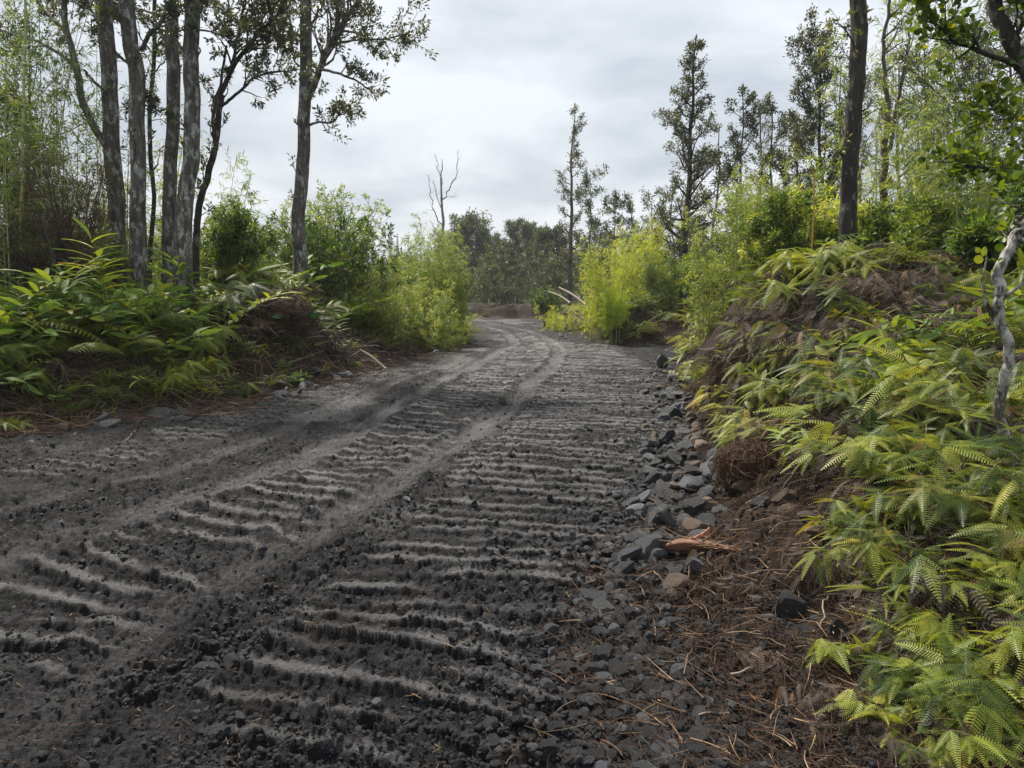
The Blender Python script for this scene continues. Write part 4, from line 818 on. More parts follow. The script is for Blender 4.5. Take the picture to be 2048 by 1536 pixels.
# named stones
def rock(label, px, py, wpx, hpx, seed, mat='rock', yaw=0, tilt=0, sub=3, group='rocks along the road edge', lift=0):
    h = hit(px, py + hpx * .45); me = rockmesh('rock', seed, M[mat], sub); w = wpx / FPX * h[1] / 2; hh = hpx / FPX * h[1] / 2
    o = link('rock', me, None, (h[0], h[1] + w * .5, max(h[2], ground(h[0], h[1] + w * .5)) + hh * (.36 + lift)), (tilt, 0, yaw), (w * 1.15, w * .95, hh * 1.25)); return tag(o, label, 'rock', group)
for q in [('large rough round black boulder half buried in the root litter', 1582, 1205, 84, 88, 1, 'clod'), ('dark square block of rock leaning beside the fern at the lower right', 1680, 1252, 46, 68, 2, 'clod'),
    ('small faceted grey rock left of the large round boulder', 1538, 1236, 38, 40, 3, 'rock'), ('little black stone wedged behind the round boulder', 1522, 1200, 34, 34, 4, 'rock'),
    ('flat dark stone below and right of the round boulder', 1608, 1262, 52, 24, 5, 'rock'), ('small dark rock between the boulder and the square block', 1632, 1238, 34, 26, 6, 'rock'),
    ('big brown-stained rock directly under the root ball, flat top', 1500, 968, 76, 44, 7, 'rock_br'), ('brown rounded rock right of the one under the root ball', 1576, 990, 58, 44, 8, 'rock_br'),
    ('tan rock below the pair under the root ball', 1585, 1016, 44, 36, 9, 'rock_br'), ('dark wet rock in the hollow under the root ball', 1530, 1004, 52, 34, 10, 'rock'),
    ('earth-covered rock at the foot of the ferns, right of the tan rock', 1630, 1035, 62, 44, 11, 'rock_br'), ('low brown slab half under the dead ferns', 1662, 1062, 78, 30, 12, 'rock_br'),
    ('grey-topped large rock in the rim of stones left of the root ball', 1418, 1006, 50, 40, 13, 'rock_br'), ('blue-grey rock beside the stained one on the stone rim', 1446, 1018, 46, 36, 14, 'rock'),
    ('rounded grey rock lower on the stone rim', 1404, 1046, 56, 44, 15, 'rock'), ('pale grey boulder above the torn wood', 1412, 1068, 60, 48, 16, 'rock'), ('dark rock right of the pale boulder above the torn wood', 1446, 1054, 36, 28, 17, 'rock'),
    ('flat grey stone right behind the torn wood', 1446, 1090, 52, 26, 18, 'rock'), ('small grey stone at the left end of the torn wood', 1330, 1078, 40, 28, 19, 'rock'), ('black pebble-like rock on the rim above the torn wood', 1316, 1046, 44, 30, 20, 'rock'),
    ('angular black block with a flat grey top at the right verge', 1343, 822, 44, 34, 21, 'rock'), ('dark stone below the flat-topped block at the verge', 1368, 860, 48, 28, 22, 'rock'), ('brown upright stone right of the flat-topped block', 1384, 828, 26, 34, 23, 'rock_br'),
    ('tall thin slab leaning upright at the right verge', 1326, 714, 22, 50, 24, 'rock'), ('wet dark rock beside the leaning slab', 1348, 745, 34, 28, 25, 'rock'), ('small stone in the verge above the flat-topped block', 1336, 790, 32, 22, 26, 'rock'),
    ('brown-faced wedge rock at the verge left of the root ball', 1405, 890, 48, 34, 27, 'rock_br'), ('dark jagged rock above the wedge rock', 1388, 872, 40, 24, 28, 'rock'), ('dark rock directly left of the root ball', 1440, 920, 44, 40, 29, 'rock'),
    ('low dark rock on the rim below the wedge rock', 1400, 935, 46, 30, 30, 'rock'), ('bluish rock on the rim midway to the root ball', 1400, 965, 42, 30, 31, 'rock'), ('dark rock peering from under the left side of the root ball', 1462, 975, 40, 30, 32, 'rock'),
    ('big dark rock with a pale flat face under the left bank', 312, 826, 70, 36, 41, 'rock'), ('dark overhung rock right of the pale-faced one under the left bank', 352, 838, 60, 26, 42, 'clod'),
    ('flat grey rock in the left verge, midway along it', 552, 786, 48, 24, 43, 'rock'), ('dark stone just below the flat grey one', 560, 800, 36, 20, 44, 'rock'), ('pale grey rock above the flat ones in the left verge', 608, 768, 40, 20, 45, 'rock'),
    ('rounded grey rock at the foot of the uprooted mound', 628, 742, 28, 22, 46, 'rock'), ('pale broad rock right of the rounded one at the mound', 684, 747, 44, 24, 47, 'rock'), ('small dark rock beside the uprooted stump splinter', 762, 735, 24, 18, 48, 'rock'),
    ('little grey stone beyond the stump splinter', 775, 720, 22, 12, 49, 'rock'), ('low dark stone at the left road edge beyond the sprig', 850, 678, 34, 12, 50, 'rock'), ('dark stone beneath the last left bushes', 888, 676, 26, 14, 51, 'rock'),
    ('black stone lying alone in the middle of the road', 1139, 745, 14, 9, 60, 'rock'), ('shiny bluish stone pressed in the mud near the lower right litter', 1308, 1262, 46, 26, 61, 'rock'), ('flat pale stone pressed in the mud below the bluish one', 1272, 1340, 60, 30, 62, 'rock'),
    ('dark wet stone lying in the left foreground', 410, 1335, 60, 34, 63, 'rock'), ('rounded lump of stone right of the wet one in the left foreground', 460, 1320, 50, 34, 64, 'clod'), ('grey lump below the wet stone in the left foreground', 395, 1370, 40, 30, 65, 'clod'),
    ('small grey stone at the left edge of the tyre print', 375, 1025, 30, 20, 66, 'clod'), ('slim dark stone lying between the two wheel ruts', 516, 1098, 26, 14, 67, 'rock')]:
    rock(*q)
# more rim stones
rim = [rockmesh('rock', 700 + i, M['rock'] if i != 3 else M['rock_br'], 3) for i in range(8)]
k = 0; rr_ = np.random.default_rng(8); placed = []
while k < 190:
    i = rr_.choice([3, 4, 4, 5, 5, 5, 6, 6, 6, 7, 7, 8, 9]); a, b = np.array(RIGHT[i]), np.array(RIGHT[i + 1]); q = a + (b - a) * rr_.random(); q = q + np.array([rr_.normal() * .24 - .12, rr_.normal() * .1])
    if q[1] > 22 or q[1] < 3.2 or any(np.hypot(*(q - w_)) < .07 for w_ in placed): k += .2; continue
    placed.append(q); S = rr_.uniform(.035, .065) + .07 * rr_.random() ** 3 + (.025 if 4.4 < q[1] < 8 else 0); o = link('rock', rim[rr_.integers(8)], None, (q[0], q[1], float(HF(np.array([q[0]]), np.array([q[1]]))[0]) + S * .3), (rr_.normal() * .4, rr_.normal() * .4, rr_.random() * 6.3), (S, S * rr_.uniform(.7, 1.1), S * rr_.uniform(.55, .8)))
    tag(o, 'dark broken stone packed among its like in the rim along the right verge', 'rock', 'broken stones of the right rim'); k += 1

k = 0
while k < 60:
    i = rr_.integers(2, 9); a, b = np.array(LEFT[i]), np.array(LEFT[i + 1]); q = a + (b - a) * rr_.random() + np.array([rr_.normal() * .25 + .05, rr_.normal() * .15])
    S = rr_.uniform(.04, .07) + .10 * rr_.random() ** 3; o = link('rock', rim[rr_.integers(8)], None, (q[0], q[1], float(HF(np.array([q[0]]), np.array([q[1]]))[0]) + S * .2), (rr_.normal() * .4, rr_.normal() * .4, rr_.random() * 6.3), (S * 1.3, S, S * rr_.uniform(.5, .8)))
    tag(o, 'dark stone lying among its like along the muddy edge of the left bank', 'rock', 'stones along the left bank'); k += 1
# ------------------------------------------------------------------ ferns
def fern_uluhe(seed, mat, T=COMB, nst=7, h=.55, cl=.26, dead=0., name='fern_mesh', tiers=3):
    r = np.random.default_rng(seed); G = Geo()
    for i in range(nst):
        a = r.random() * 6.283; ln = h * r.uniform(.5, 1.15); lean = r.uniform(.25, .9) + dead * .6; d = np.array([math.cos(a) * lean, math.sin(a) * lean, 1.0 - dead * .7]); d = unit(d)
        p = [np.array([r.normal() * .05, r.normal() * .05, -.02])]
        for s_ in range(6): d = unit(d + r.normal(size=3) * .08 + np.array([math.cos(a), math.sin(a), -1.0]) * .10); p.append(p[-1] + d * ln / 6)
        p = np.array(p); G.tube(p, np.linspace(.0035, .0018, 7), 3, cap=False, mi=1)
        for tr_ in range(tiers):
            k = 6 - tr_ * 2; 
            if k < 2: break
            o = p[k]; base = unit(p[k] - p[k - 1]); nb = 2 if tr_ else 3
            sidev = unit(np.cross(base, np.array([0, 0, 1.])))
            for sg in ([-1, 1] if nb == 2 else [-1, 0, 1]):
                dd = unit(base * (.6 if sg else 1.2) + sidev * sg * r.uniform(.7, 1.1) + np.array([0, 0, r.uniform(-1.3, .1) - dead * .5]) + r.normal(size=3) * .22)
                for tw in (-1, 1) if sg else (0,):
                    d2 = unit(dd + np.cross(dd, [0, 0, 1]) * tw * .38); L_ = cl * r.uniform(.7, 1.2)
                    up_ = unit(np.array([0, 0, 1.]) + r.normal(size=3) * (.25 + dead * .8))
                    G.stamp(T, o[None], d2[None], up_[None], L_, np.clip(r.normal(.45, .22), 0, 1))
    return G.mesh(name, [M[mat], M['stem']], False)
def fern_sword(seed, mat, T=COMB_S, n=11, ln=.6, up=.8, wid=1.0, name='fern_mesh'):
    r = np.random.default_rng(seed); G = Geo(); a = np.arange(n) * 2.4 + r.random(n); u = r.uniform(.3, 1.5, n) * up
    D = np.stack([np.cos(a), np.sin(a), u], 1); Nn = np.stack([-np.cos(a) * u, -np.sin(a) * u, np.ones(n)], 1)
    G.stamp(T, np.stack([np.cos(a), np.sin(a), a * 0], 1) * .02, D, Nn, ln * r.uniform(.6, 1.1, n), np.clip(r.normal(.45, .2, n), 0, 1), wid)
    G.add(np.zeros((3, 3)), np.zeros((0, 3), int)); return G.mesh(name, [M[mat], M['stem']], False)
def big_frond(seed, mat, n=7, ln=1.1, T=COMB_L, name='fern_mesh'):
    r = np.random.default_rng(seed); G = Geo()
    for i in range(n):
        a = i * 2.4 + r.random() * .5; d = unit(np.array([math.cos(a), math.sin(a), r.uniform(.7, 1.6)])); p = [np.zeros(3)]; L_ = ln * r.uniform(.7, 1.1)
        for s_ in range(12): d = unit(d + np.array([math.cos(a) * .5, math.sin(a) * .5, -1.0]) * .10); p.append(p[-1] + d * L_ / 12)
        p = np.array(p); G.tube(p, np.linspace(.006, .002, 13), 3, cap=False, mi=1)
        t = np.linspace(.22, .98, 17); tb = r.uniform(.3, .7)
        for f in t:
            k = f * 12; j = min(int(k), 11); o = p[j] + (p[j + 1] - p[j]) * (k - j); tg = unit(p[j + 1] - p[j]); sv_ = unit(np.cross(tg, [0, 0, 1.]))
            w_ = L_ * .34 * (1 - f) ** .7 * min(1, (f - .1) * 5) + .03
            for sg in (-1, 1): G.stamp(T, o[None], unit(sv_ * sg + tg * .45 + [0, 0, -.12])[None], unit(np.cross(sv_, tg))[None] * np.array([[1, 1, 1.]]), w_, tb)
    return G.mesh(name, [M[mat], M['stem']], False)
def lance_plant(seed, mat, n=5, h=.6, ll=.28, T=LANCE, per=9, bend=.25, wid=1.0, name='plant_mesh', tintr=(.2, .7)):
    r = np.random.default_rng(seed); G = Geo()
    for i in range(n):
        a = r.random() * 6.283; d = unit(np.array([math.cos(a) * .35, math.sin(a) * .35, 1])); p = [np.array([r.normal() * .05, r.normal() * .05, 0])]; L_ = h * r.uniform(.6, 1.1)
        for s_ in range(8): d = unit(d + np.array([math.cos(a) * .1, math.sin(a) * .1, -bend * .12 * s_])); p.append(p[-1] + d * L_ / 8)
        p = np.array(p); G.tube(p, np.linspace(.006, .0025, 9), 4, cap=False, mi=1)
        for k in range(per):
            f = .2 + .8 * (k + .5) / per; q = f * 8; j = min(int(q), 7); o = p[j] + (p[j + 1] - p[j]) * (q - j); b = a + 1.57 + (k % 2) * math.pi + r.normal() * .35
            dd = unit(np.array([math.cos(b), math.sin(b), .35 + .4 * f])); G.stamp(T, o[None], dd[None], unit(np.array([-dd[0] * .4, -dd[1] * .4, 1.]))[None], ll * r.uniform(.7, 1.1) * (1 - .35 * f), np.clip(r.uniform(*tintr) + .25 * (r.random() < .12), 0, 1), wid)
        G.stamp(T, p[-1][None], d[None], np.array([[1., 0, .2]]), ll * .7, r.uniform(*tintr), wid)
    return G.mesh(name, [M[mat], M['stem']], False)
def grassy(seed, mat, n=40, h=.4, w=.035, name='plant_mesh', droop=.5):
    r = np.random.default_rng(seed); G = Geo(); a = r.random(n) * 6.283; u = r.uniform(.5, 2.6, n); D = np.stack([np.cos(a), np.sin(a), u], 1); Nn = np.stack([-np.cos(a) * u, -np.sin(a) * u, np.ones(n)], 1)
    G.stamp(T_blade(w, droop, 5, .004), np.stack([np.cos(a), np.sin(a), a * 0], 1) * .05 * r.random((n, 1)), D, Nn, h * r.uniform(.5, 1.1, n), np.clip(r.normal(.5, .25, n), 0, 1))
    G.add(np.zeros((3, 3)), np.zeros((0, 3), int)); return G.mesh(name, [M[mat], M['stem']], False)
BL = T_blade(.16, .3, 3, .02)
V_ = dict(
    green=[fern_uluhe(1, 'fern'), fern_uluhe(2, 'fern', nst=9, h=.45), fern_uluhe(3, 'fern', nst=6, h=.65, cl=.3)],
    yellow=[fern_uluhe(4, 'fern_y'), fern_uluhe(5, 'fern_y', nst=9, h=.5), fern_uluhe(6, 'fern_y', nst=5, h=.4, cl=.22)],
    dead=[fern_uluhe(7, 'fern_d', COMB_D, dead=1.0, nst=11, h=.42), fern_uluhe(8, 'fern_d', COMB_D, dead=.8, nst=9, h=.5), fern_uluhe(9, 'fern_d', COMB_D, dead=1.2, nst=12, h=.35)],
    sword=[fern_sword(10, 'fern'), fern_sword(11, 'fern_y', ln=.5)],
    frond=[big_frond(12, 'fern_y'), big_frond(13, 'fern', n=6)],
    lance=[lance_plant(14, 'bush', per=10, h=.6, ll=.16), lance_plant(15, 'bush', n=7, h=.5, ll=.14), lance_plant(16, 'fern_y', n=6, h=.55, ll=.17)],
    droopy=[lance_plant(17, 'fern', n=10, h=.5, ll=.2, T=BL, per=14, bend=.9, wid=.8), lance_plant(18, 'bush', n=10, h=.5, ll=.2, T=BL, per=14, bend=.9, wid=.8)],
    grass=[grassy(19, 'fern_y', droop=.7), grassy(20, 'fern', 50), grassy(21, 'dryleaf', 36, .4, .03)])
V_['broad'] = [lance_plant(24, 'fern_y', n=4, h=.6, ll=.27, per=8, wid=1.5, bend=.3), lance_plant(25, 'bush', n=5, h=.7, ll=.30, per=8, wid=1.4, bend=.3, tintr=(.4, .9)), lance_plant(26, 'bush', n=4, h=.5, ll=.22, per=9, wid=1.8, bend=.2, tintr=(.3, 1))]
V_['ginger'] = [lance_plant(22, 'ginger', n=4, h=.85, ll=.38, per=8, bend=.15, wid=1.2, tintr=(.1, .5)), lance_plant(23, 'ginger', n=3, h=1.05, ll=.42, per=9, bend=.1, wid=1.2, tintr=(.2, .65))]
order = ['green', 'yellow', 'dead', 'sword', 'frond', 'lance', 'droopy', 'grass', 'ginger', 'broad']; IX = {}; objs = []
for kx in order:
    IX[kx] = []
    for me in V_[kx]: IX[kx].append(len(objs)); objs.append(proto('undergrowth_%02d' % len(objs), me))
UG = proto_col('undergrowth_source', objs)
CLEAR = [(*hit(a, b)[:2], q) for a, b, q in ((1450, 1010, .33), (1510, 960, .36), (1560, 1010, .36), (1620, 1045, .36), (1590, 1220, .30), (1680, 1265, .22))]
def thicket(name, label, n, region, pick, seed, sc=(.7, 1.25)):
    r = np.random.default_rng(seed); X, Y = region(r, n * 3); s = sdist(X, Y); k = s > .12; k &= ~np.any([np.hypot(X - q[0], Y - q[1]) < q[2] for q in CLEAR], 0)
    X, Y, s = X[k][:n], Y[k][:n], s[k][:n]; z = H(X, Y) - .02; m = len(X)
    idx = np.array([r.choice(IX[kk]) if kk else -1 for kk in pick(X, Y, s, r)]); ok = idx >= 0
    S = r.uniform(*sc, m) * np.interp(s, [0, .5, 1.2], [.55, .85, 1.05]) * np.interp(np.hypot(X, Y), [2, 3.5, 5, 7], [.42, .50, .62, .85]); rot = np.stack([r.normal(size=m) * .2, r.normal(size=m) * .2, r.random(m) * 6.28], 1)
    scatter(name, np.stack([X, Y, z], 1)[ok], rot[ok], np.repeat(S[:, None], 3, 1)[ok], idx[ok], UG, label, 'undergrowth')
def near_right(r, n):
    Y = np.exp(r.uniform(math.log(2.4), math.log(19), n)); u = r.uniform(.25, 2.3, n); u = np.where((u > 1.15) & (r.random(n) < .35), u * .5, u); return u * Y * .80, Y
def pick_right(X, Y, s, r):
    m = fbm(X * .85, Y * .85, 3, 900); g_ = fbm(X * 1.5 + 9, Y * 1.5, 3, 930); o = []
    for i in range(len(X)):
        low = Y[i] < 5.2; inner = X[i] > .40 * Y[i]; v = m[i] + (.07 if inner and not low else 0) + (.06 if low else 0)
        if v > (.50 if low else .56): w = {'dead': 1.0, 'green': .10, 'yellow': .10, 'sword': .03, 'lance': .03} if low else {'dead': .8, 'green': .16, 'yellow': .18, 'droopy': .1, 'sword': .04, 'lance': .12, 'broad': .06}
        elif Y[i] < 9.5: w = {'dead': .15, 'green': .2, 'yellow': .26, 'lance': .08 if low else .14, 'droopy': .03 if low else .12, 'broad': .02 if low else .10, 'sword': .07}
        else: w = {'dead': .12, 'green': .15, 'yellow': .28, 'lance': .15, 'droopy': .15, 'grass': .12, 'broad': .12}
        if g_[i] > .54 and r.random() < .8: o.append(None); continue
        if s[i] < (.8 if low else .6 if Y[i] < 7 else .35) and r.random() < (.93 if Y[i] < 7 else .65): o.append(None); continue
        if YC - 1.1 < Y[i] < YC + .05 and abs(X[i] / Y[i] - .63) < .05: o.append(None); continue
        ks = list(w); pw = np.array([w[k_] for k_ in ks]); o.append(ks[int(np.searchsorted(np.cumsum(pw / pw.sum()), r.random()))])
    return o
thicket('fern_undergrowth', 'dense tangle of green, yellow and dead ferns covering the right bank', 2900, near_right, pick_right, 41, (.5, 1.35))
def dead_reg(r, n):
    Y = np.exp(r.uniform(math.log(2.5), math.log(11), n)); return r.uniform(.25, 1.9, n) * Y * .80, Y
thicket('dead_fern_tangle', 'brown and grey dead fern fronds matted over the slope of the right bank', 2000, dead_reg, lambda X, Y, s, r: ['dead' if (s_ > .25 or r.random() < .25) and not (YC - .5 < y < YC + .05 and abs(x / y - .63) < .03) else None for x, y, s_ in zip(X, Y, s)], 44, (.6, 1.25))
def near_left(r, n):
    Y = np.exp(r.uniform(math.log(7), math.log(22), n)); return -r.uniform(.10, 1.45, n) * Y * .80, Y
def pick_left(X, Y, s, r):
    o = []; m = fbm(X * .8, Y * .8, 3, 910)
    for i in range(len(X)):
        w = {'green': .09, 'yellow': .16, 'lance': .16, 'broad': .26, 'droopy': .14, 'grass': .10, 'sword': .06, 'ginger': .22 if s[i] > .9 else .02, 'frond': .05 if s[i] > 1 else 0, 'dead': .1 if m[i] < .5 else .4}
        if s[i] < .8 and r.random() < .62: o.append(None); continue
        if s[i] < 1.6 and m[i] > .56 and r.random() < .7: o.append(None); continue
        ks = list(w); pw = np.array([w[k_] for k_ in ks]); o.append(ks[int(np.searchsorted(np.cumsum(pw / pw.sum()), r.random()))])
    return o
thicket('bank_undergrowth', 'mixed ferns, grasses and leafy shoots crowding the left bank', 2400, near_left, pick_left, 42, (.85, 1.6))
def far_reg(r, n):
    Y = np.exp(r.uniform(math.log(18), math.log(75), n)); return r.uniform(-1, 1, n) * Y * .8, Y
def pick_far(X, Y, s, r): return [None if (x > -1 and y > 47) else r.choice(['grass', 'green', 'yellow', 'lance', 'droopy']) for x, y in zip(X, Y)]
thicket('far_undergrowth', 'low brush filling the ground beyond the banks and below the far trees', 2600, far_reg, pick_far, 43, (1.2, 2.4))

# saplings under the far wood (one mass)
G = Geo(); C = Geo(); r_ = np.random.default_rng(3); sap = []
for v in range(4):
    G = Geo(); tips = []; p = np.array([[0, 0, 0], [.05, 0, .8], [-.03, .04, 1.6], [.05, 0, 2.6]]); p = catmull(p, 3); rr = np.linspace(.03, .008, len(p)); G.tube(p, rr, 4, cap=False, mi=1)
    sprout(G, p, rr, 14, .9, r_, 1, tips, .15, .5, mi=1); tuft(G, tips, r_, n=6, size=.16, T=LEAFQ, rad=.1); sap.append(proto('sapling_%02d' % v, G.mesh('sapling', [M['ohia_far'], M['bark_far']], False)))
SAP = proto_col('saplings_source', sap)
n = 900; Y = r_.uniform(52, 110, n); X = r_.uniform(-.75, .75, n) * Y; k = ~((X < -2) & (X > -24) & (Y < 56)); X, Y = X[k], Y[k]; m = len(X)
S = r_.uniform(.7, 1.7, m); scatter('saplings', np.stack([X, Y, H(X, Y)], 1), np.stack([X * 0, X * 0, r_.random(m) * 6.3], 1), np.repeat(S[:, None], 3, 1), r_.integers(0, 4, m), SAP, 'grey-green saplings massed at the foot of the far wood', 'saplings')
n = 260; Y = r_.uniform(24, 50, n); sg = np.where(r_.random(n) < .5, -1, 1); X = center_x(Y) + sg * r_.uniform(7.5, 34, n); S = r_.uniform(.7, 1.3, n)
scatter('roadside_saplings', np.stack([X, Y, H(X, Y)], 1), np.stack([X * 0, X * 0, r_.random(n) * 6.3], 1), np.repeat(S[:, None], 3, 1), r_.integers(0, 4, n), SAP, 'slender saplings filling the woods on both sides of the road', 'saplings')

# individual plants that stand out
def plant(name, label, cat, px, py, me, scale, rz=0, tilt=(0, 0), lift=0, group=None):
    h = hit(px, py); o = link(name, me, None, (h[0], h[1], h[2] + lift), (tilt[0], tilt[1], rz), scale); return tag(o, label, cat, group)
plant('sword_fern', 'bright green upright sword fern in the lower right corner above the dead fronds', 'fern', 1890, 1330, fern_sword(31, 'fern_y', n=9, ln=.42, up=1.2, T=T_comb(30, .2, .5)), .85, .3)
plant('sword_fern', 'pale olive fern sprawling right of the dark square rock', 'fern', 1740, 1330, fern_sword(32, 'fern', n=10, ln=.4, up=.4), .8, 1.3)
plant('sword_fern', 'fresh green fern with broad toothed fronds at the lower left bank', 'fern', 110, 800, fern_sword(33, 'fern', n=12, ln=.62, up=.9, T=T_comb(22, .28, .4)), 1.3, 1)
plant('sword_fern', 'yellow-tipped fern hanging at the right frame edge', 'fern', 2010, 1120, fern_sword(34, 'fern_y', n=8, ln=.45, up=.7), .9, 2)
plant('forked_fern', 'bright forked fern arching right of the root ball', 'fern', 1745, 930, fern_uluhe(35, 'fern_y', nst=7, h=.5), 1.0, 0)
plant('forked_fern', 'yellow forked fern spreading in front of the crooked pale tree', 'fern', 1960, 880, fern_uluhe(36, 'fern_y', nst=8, h=.6), 1.1, 1)
plant('forked_fern', 'green forked fern drooping from the middle of the right bank', 'fern', 1680, 730, fern_uluhe(37, 'fern', nst=8, h=.6), 1.3, 2)
plant('forked_fern', 'lime forked fern overhanging the right verge rocks', 'fern', 1450, 830, fern_uluhe(38, 'fern_y', nst=8, h=.5), 1.1, 3)
plant('forked_fern', 'lime-leaved fern spilling over the verge above the brown upright stone', 'fern', 1420, 760, fern_uluhe(39, 'fern_y', nst=8, h=.5), 1.15, 4)
plant('forked_fern', 'lone yellow-green fern shoot above the root ball', 'fern', 1560, 880, fern_uluhe(40, 'fern_y', nst=6, h=.45), 1.0, 5)
plant('forked_fern', 'blue-green bushy fern mound right of the trunk cluster', 'fern', 440, 640, fern_uluhe(41, 'fern', nst=16, h=.7, cl=.32), 1.6, 6)
plant('big_fern', 'large yellow-green fern with long plume-like fronds behind the uprooted mound', 'fern', 640, 610, big_frond(43, 'fern_y', n=9), 1.5, .5)
plant('big_fern', 'large spreading fern above the loose sprig on the left bank', 'fern', 730, 620, big_frond(44, 'fern', n=9), 1.6, 1.5)
plant('big_fern', 'bright plume fern near the end of the left bank', 'fern', 790, 630, big_frond(45, 'fern_y', n=8), 1.5, 2.5)
plant('ginger_plant', 'tall stalk with long yellowing blades standing above the left bank ferns', 'ginger plant', 218, 690, lance_plant(50, 'ginger', n=1, h=1.75, ll=.62, per=13, bend=.02, wid=1.15, tintr=(.35, .85)), 1.0, .15)
plant('ginger_plant', 'broad clump of ginger blades at the far left', 'ginger plant', 60, 680, lance_plant(51, 'ginger', n=6, h=1.1, ll=.5, per=9, bend=.3, tintr=(.05, .5)), 1.0, .6)
plant('ginger_plant', 'curling ginger leaves with brown tips right of the tall stalk', 'ginger plant', 300, 700, lance_plant(52, 'ginger', n=5, h=.7, ll=.42, per=7, bend=.5, tintr=(.4, .95)), 1.0, 1)
plant('ginger_plant', 'dark glossy broad-leaved plant in the hollow of the uprooted mound', 'plant', 570, 675, lance_plant(53, 'deep', n=6, h=.45, ll=.5, per=5, bend=.2, wid=1.3), 1.15, 1)
plant('leafy_shoot', 'light green leafy shoot below the thick leaning trunk', 'plant', 400, 640, lance_plant(54, 'fern_y', n=6, h=.6, ll=.2, per=9, T=BL, wid=1.6), 1.3, 1)
plant('leafy_shoot', 'bright star-like shoot above the uprooted mound', 'plant', 690, 655, lance_plant(55, 'lime', n=3, h=.9, ll=.32, per=6, T=BL), 1.1, 1)
plant('leafy_shoot', 'trailing green shoots hanging over the left bank edge', 'plant', 480, 725, lance_plant(56, 'bush', n=9, h=.7, ll=.2, per=14, T=BL, bend=1.1), 1.3, 1)
plant('leafy_shoot', 'pale curling shoots at the foot of the left bank above the pale-faced rock', 'plant', 385, 785, lance_plant(57, 'fern_y', n=9, h=.6, ll=.16, per=14, T=BL, bend=1.1), 1.1, 1)
plant('grass_tuft', 'tuft of dry straw-coloured grass hanging over the left verge', 'grass', 300, 790, grassy(58, 'fern_y', 70, .7, .02, droop=.9), 1.0, 1)
plant('grass_tuft', 'bright low grass spilling onto the road at the left bend', 'grass', 915, 672, grassy(59, 'fern_y', 120, .6, .03, droop=.7), 1.6, 1)
h = hit(795, 690); o = link('leafy_sprig', lance_plant(60, 'ginger', n=1, h=.75, ll=.42, per=10, bend=0, wid=.8, tintr=(.2, .5)), None, (h[0] - .4, h[1], h[2] + .22), (0, 1.35, .2), 1.15); tag(o, 'torn-off sprig with a comb of pale green blades lying at the left verge', 'sprig')

# ------------------------------------------------------------------ litter: straw, roots, twigs
def litter(name, label, n, xs, mat, Lr, w, seed, lift=.02, curve=.5, cat='litter'):
    r = np.random.default_rng(seed); X, Y = xs(r, n); z = HF(X, Y); G = Geo(); n = len(X); a = r.random(n) * 6.283; L_ = r.uniform(*Lr, n) * np.interp(Y, [2, 8, 20], [.8, 1.1, 1.6]); k = 5; t = np.linspace(0, 1, k)
    c = r.normal(size=n) * curve; ww = w * r.uniform(.6, 1.4, n) * np.interp(Y, [3, 8, 20], [1, 1.4, 2.6]); el = r.normal(size=n) * .22
    ang = a[:, None] + c[:, None] * t[None]; dx = np.cos(ang) * L_[:, None] / k; dy = np.sin(ang) * L_[:, None] / k
    px_ = X[:, None] + np.cumsum(dx, 1); py_ = Y[:, None] + np.cumsum(dy, 1)
    pz = HF(px_.ravel(), py_.ravel()).reshape(n, k); pz = np.maximum(pz[:, :1] * (1 - t) + pz[:, -1:] * t, pz - .012) + lift * r.random((n, 1)) * (1 + 2 * t[None] * np.abs(el[:, None])) + .004
    pv = np.stack([px_, py_, pz], -1); sx = -np.sin(ang)[..., None] * np.array([1, 0, 0]) + np.cos(ang)[..., None] * np.array([0, 1, 0]); tp = (1 - .6 * t)[None, :, None]
    q = np.stack([pv + sx * ww[:, None, None] * tp * .5, pv - sx * ww[:, None, None] * tp * .5, pv + np.array([0, 0, 1.]) * ww[:, None, None] * tp * .7], 2)   # three-sided stalks
    idx = np.arange(n)[:, None, None] * (k * 3) + np.arange(k - 1)[None, :, None] * 3 + np.arange(3)[None, None]; nx = np.arange(n)[:, None, None] * (k * 3) + np.arange(k - 1)[None, :, None] * 3 + ((np.arange(3) + 1) % 3)[None, None]
    F = np.stack([idx, nx, nx + 3, idx + 3], -1).reshape(-1, 4); G.add(q.reshape(-1, 3), F, np.repeat(r.random(n), k * 3)); tag(link(name, G.mesh(name, M[mat], False)), label, cat, None, 'stuff')
def reg_right(r, n):
    Y = np.exp(r.uniform(math.log(2.0), math.log(9), n * 4)); X = r.uniform(.0, 1.0, n * 4) * Y * .8; s = sdist(X, Y); w = np.where(Y < 5, .38, .2); k = (s > -w - r.exponential(.08, len(s))) & (s < 1.8); return X[k][:n], Y[k][:n]
def reg_left(r, n):
    Y = np.exp(r.uniform(math.log(6), math.log(24), n * 4)); X = -r.uniform(.0, 1.0, n * 4) * Y * .8; s = sdist(X, Y); k = (s > -.25 - r.exponential(.15, len(s))) & (s < 1.5); return X[k][:n], Y[k][:n]
def reg_road(r, n):
    X, Y, s = road_pts(n, lambda X, Y, s: (s < 0) * .8, ymax=14); return X, Y
litter('root_litter', 'brown root fibres and dead fern scraps covering the soil along the right verge', 12000, reg_right, 'root', (.04, .16), .0028, 81, .03, 1.2)
litter('straw_litter', 'pale dry stalks and straw scattered along the right verge', 1500, reg_right, 'straw', (.06, .28), .0042, 82, .04, .5)
litter('bank_litter', 'reddish brown roots and dead stalks on the face of the left bank', 9000, reg_left, 'root', (.08, .35), .005, 83, .05, 1.0)
litter('bank_straw', 'pale straw strewn on the left bank', 900, reg_left, 'straw', (.1, .5), .006, 84, .06, .4)
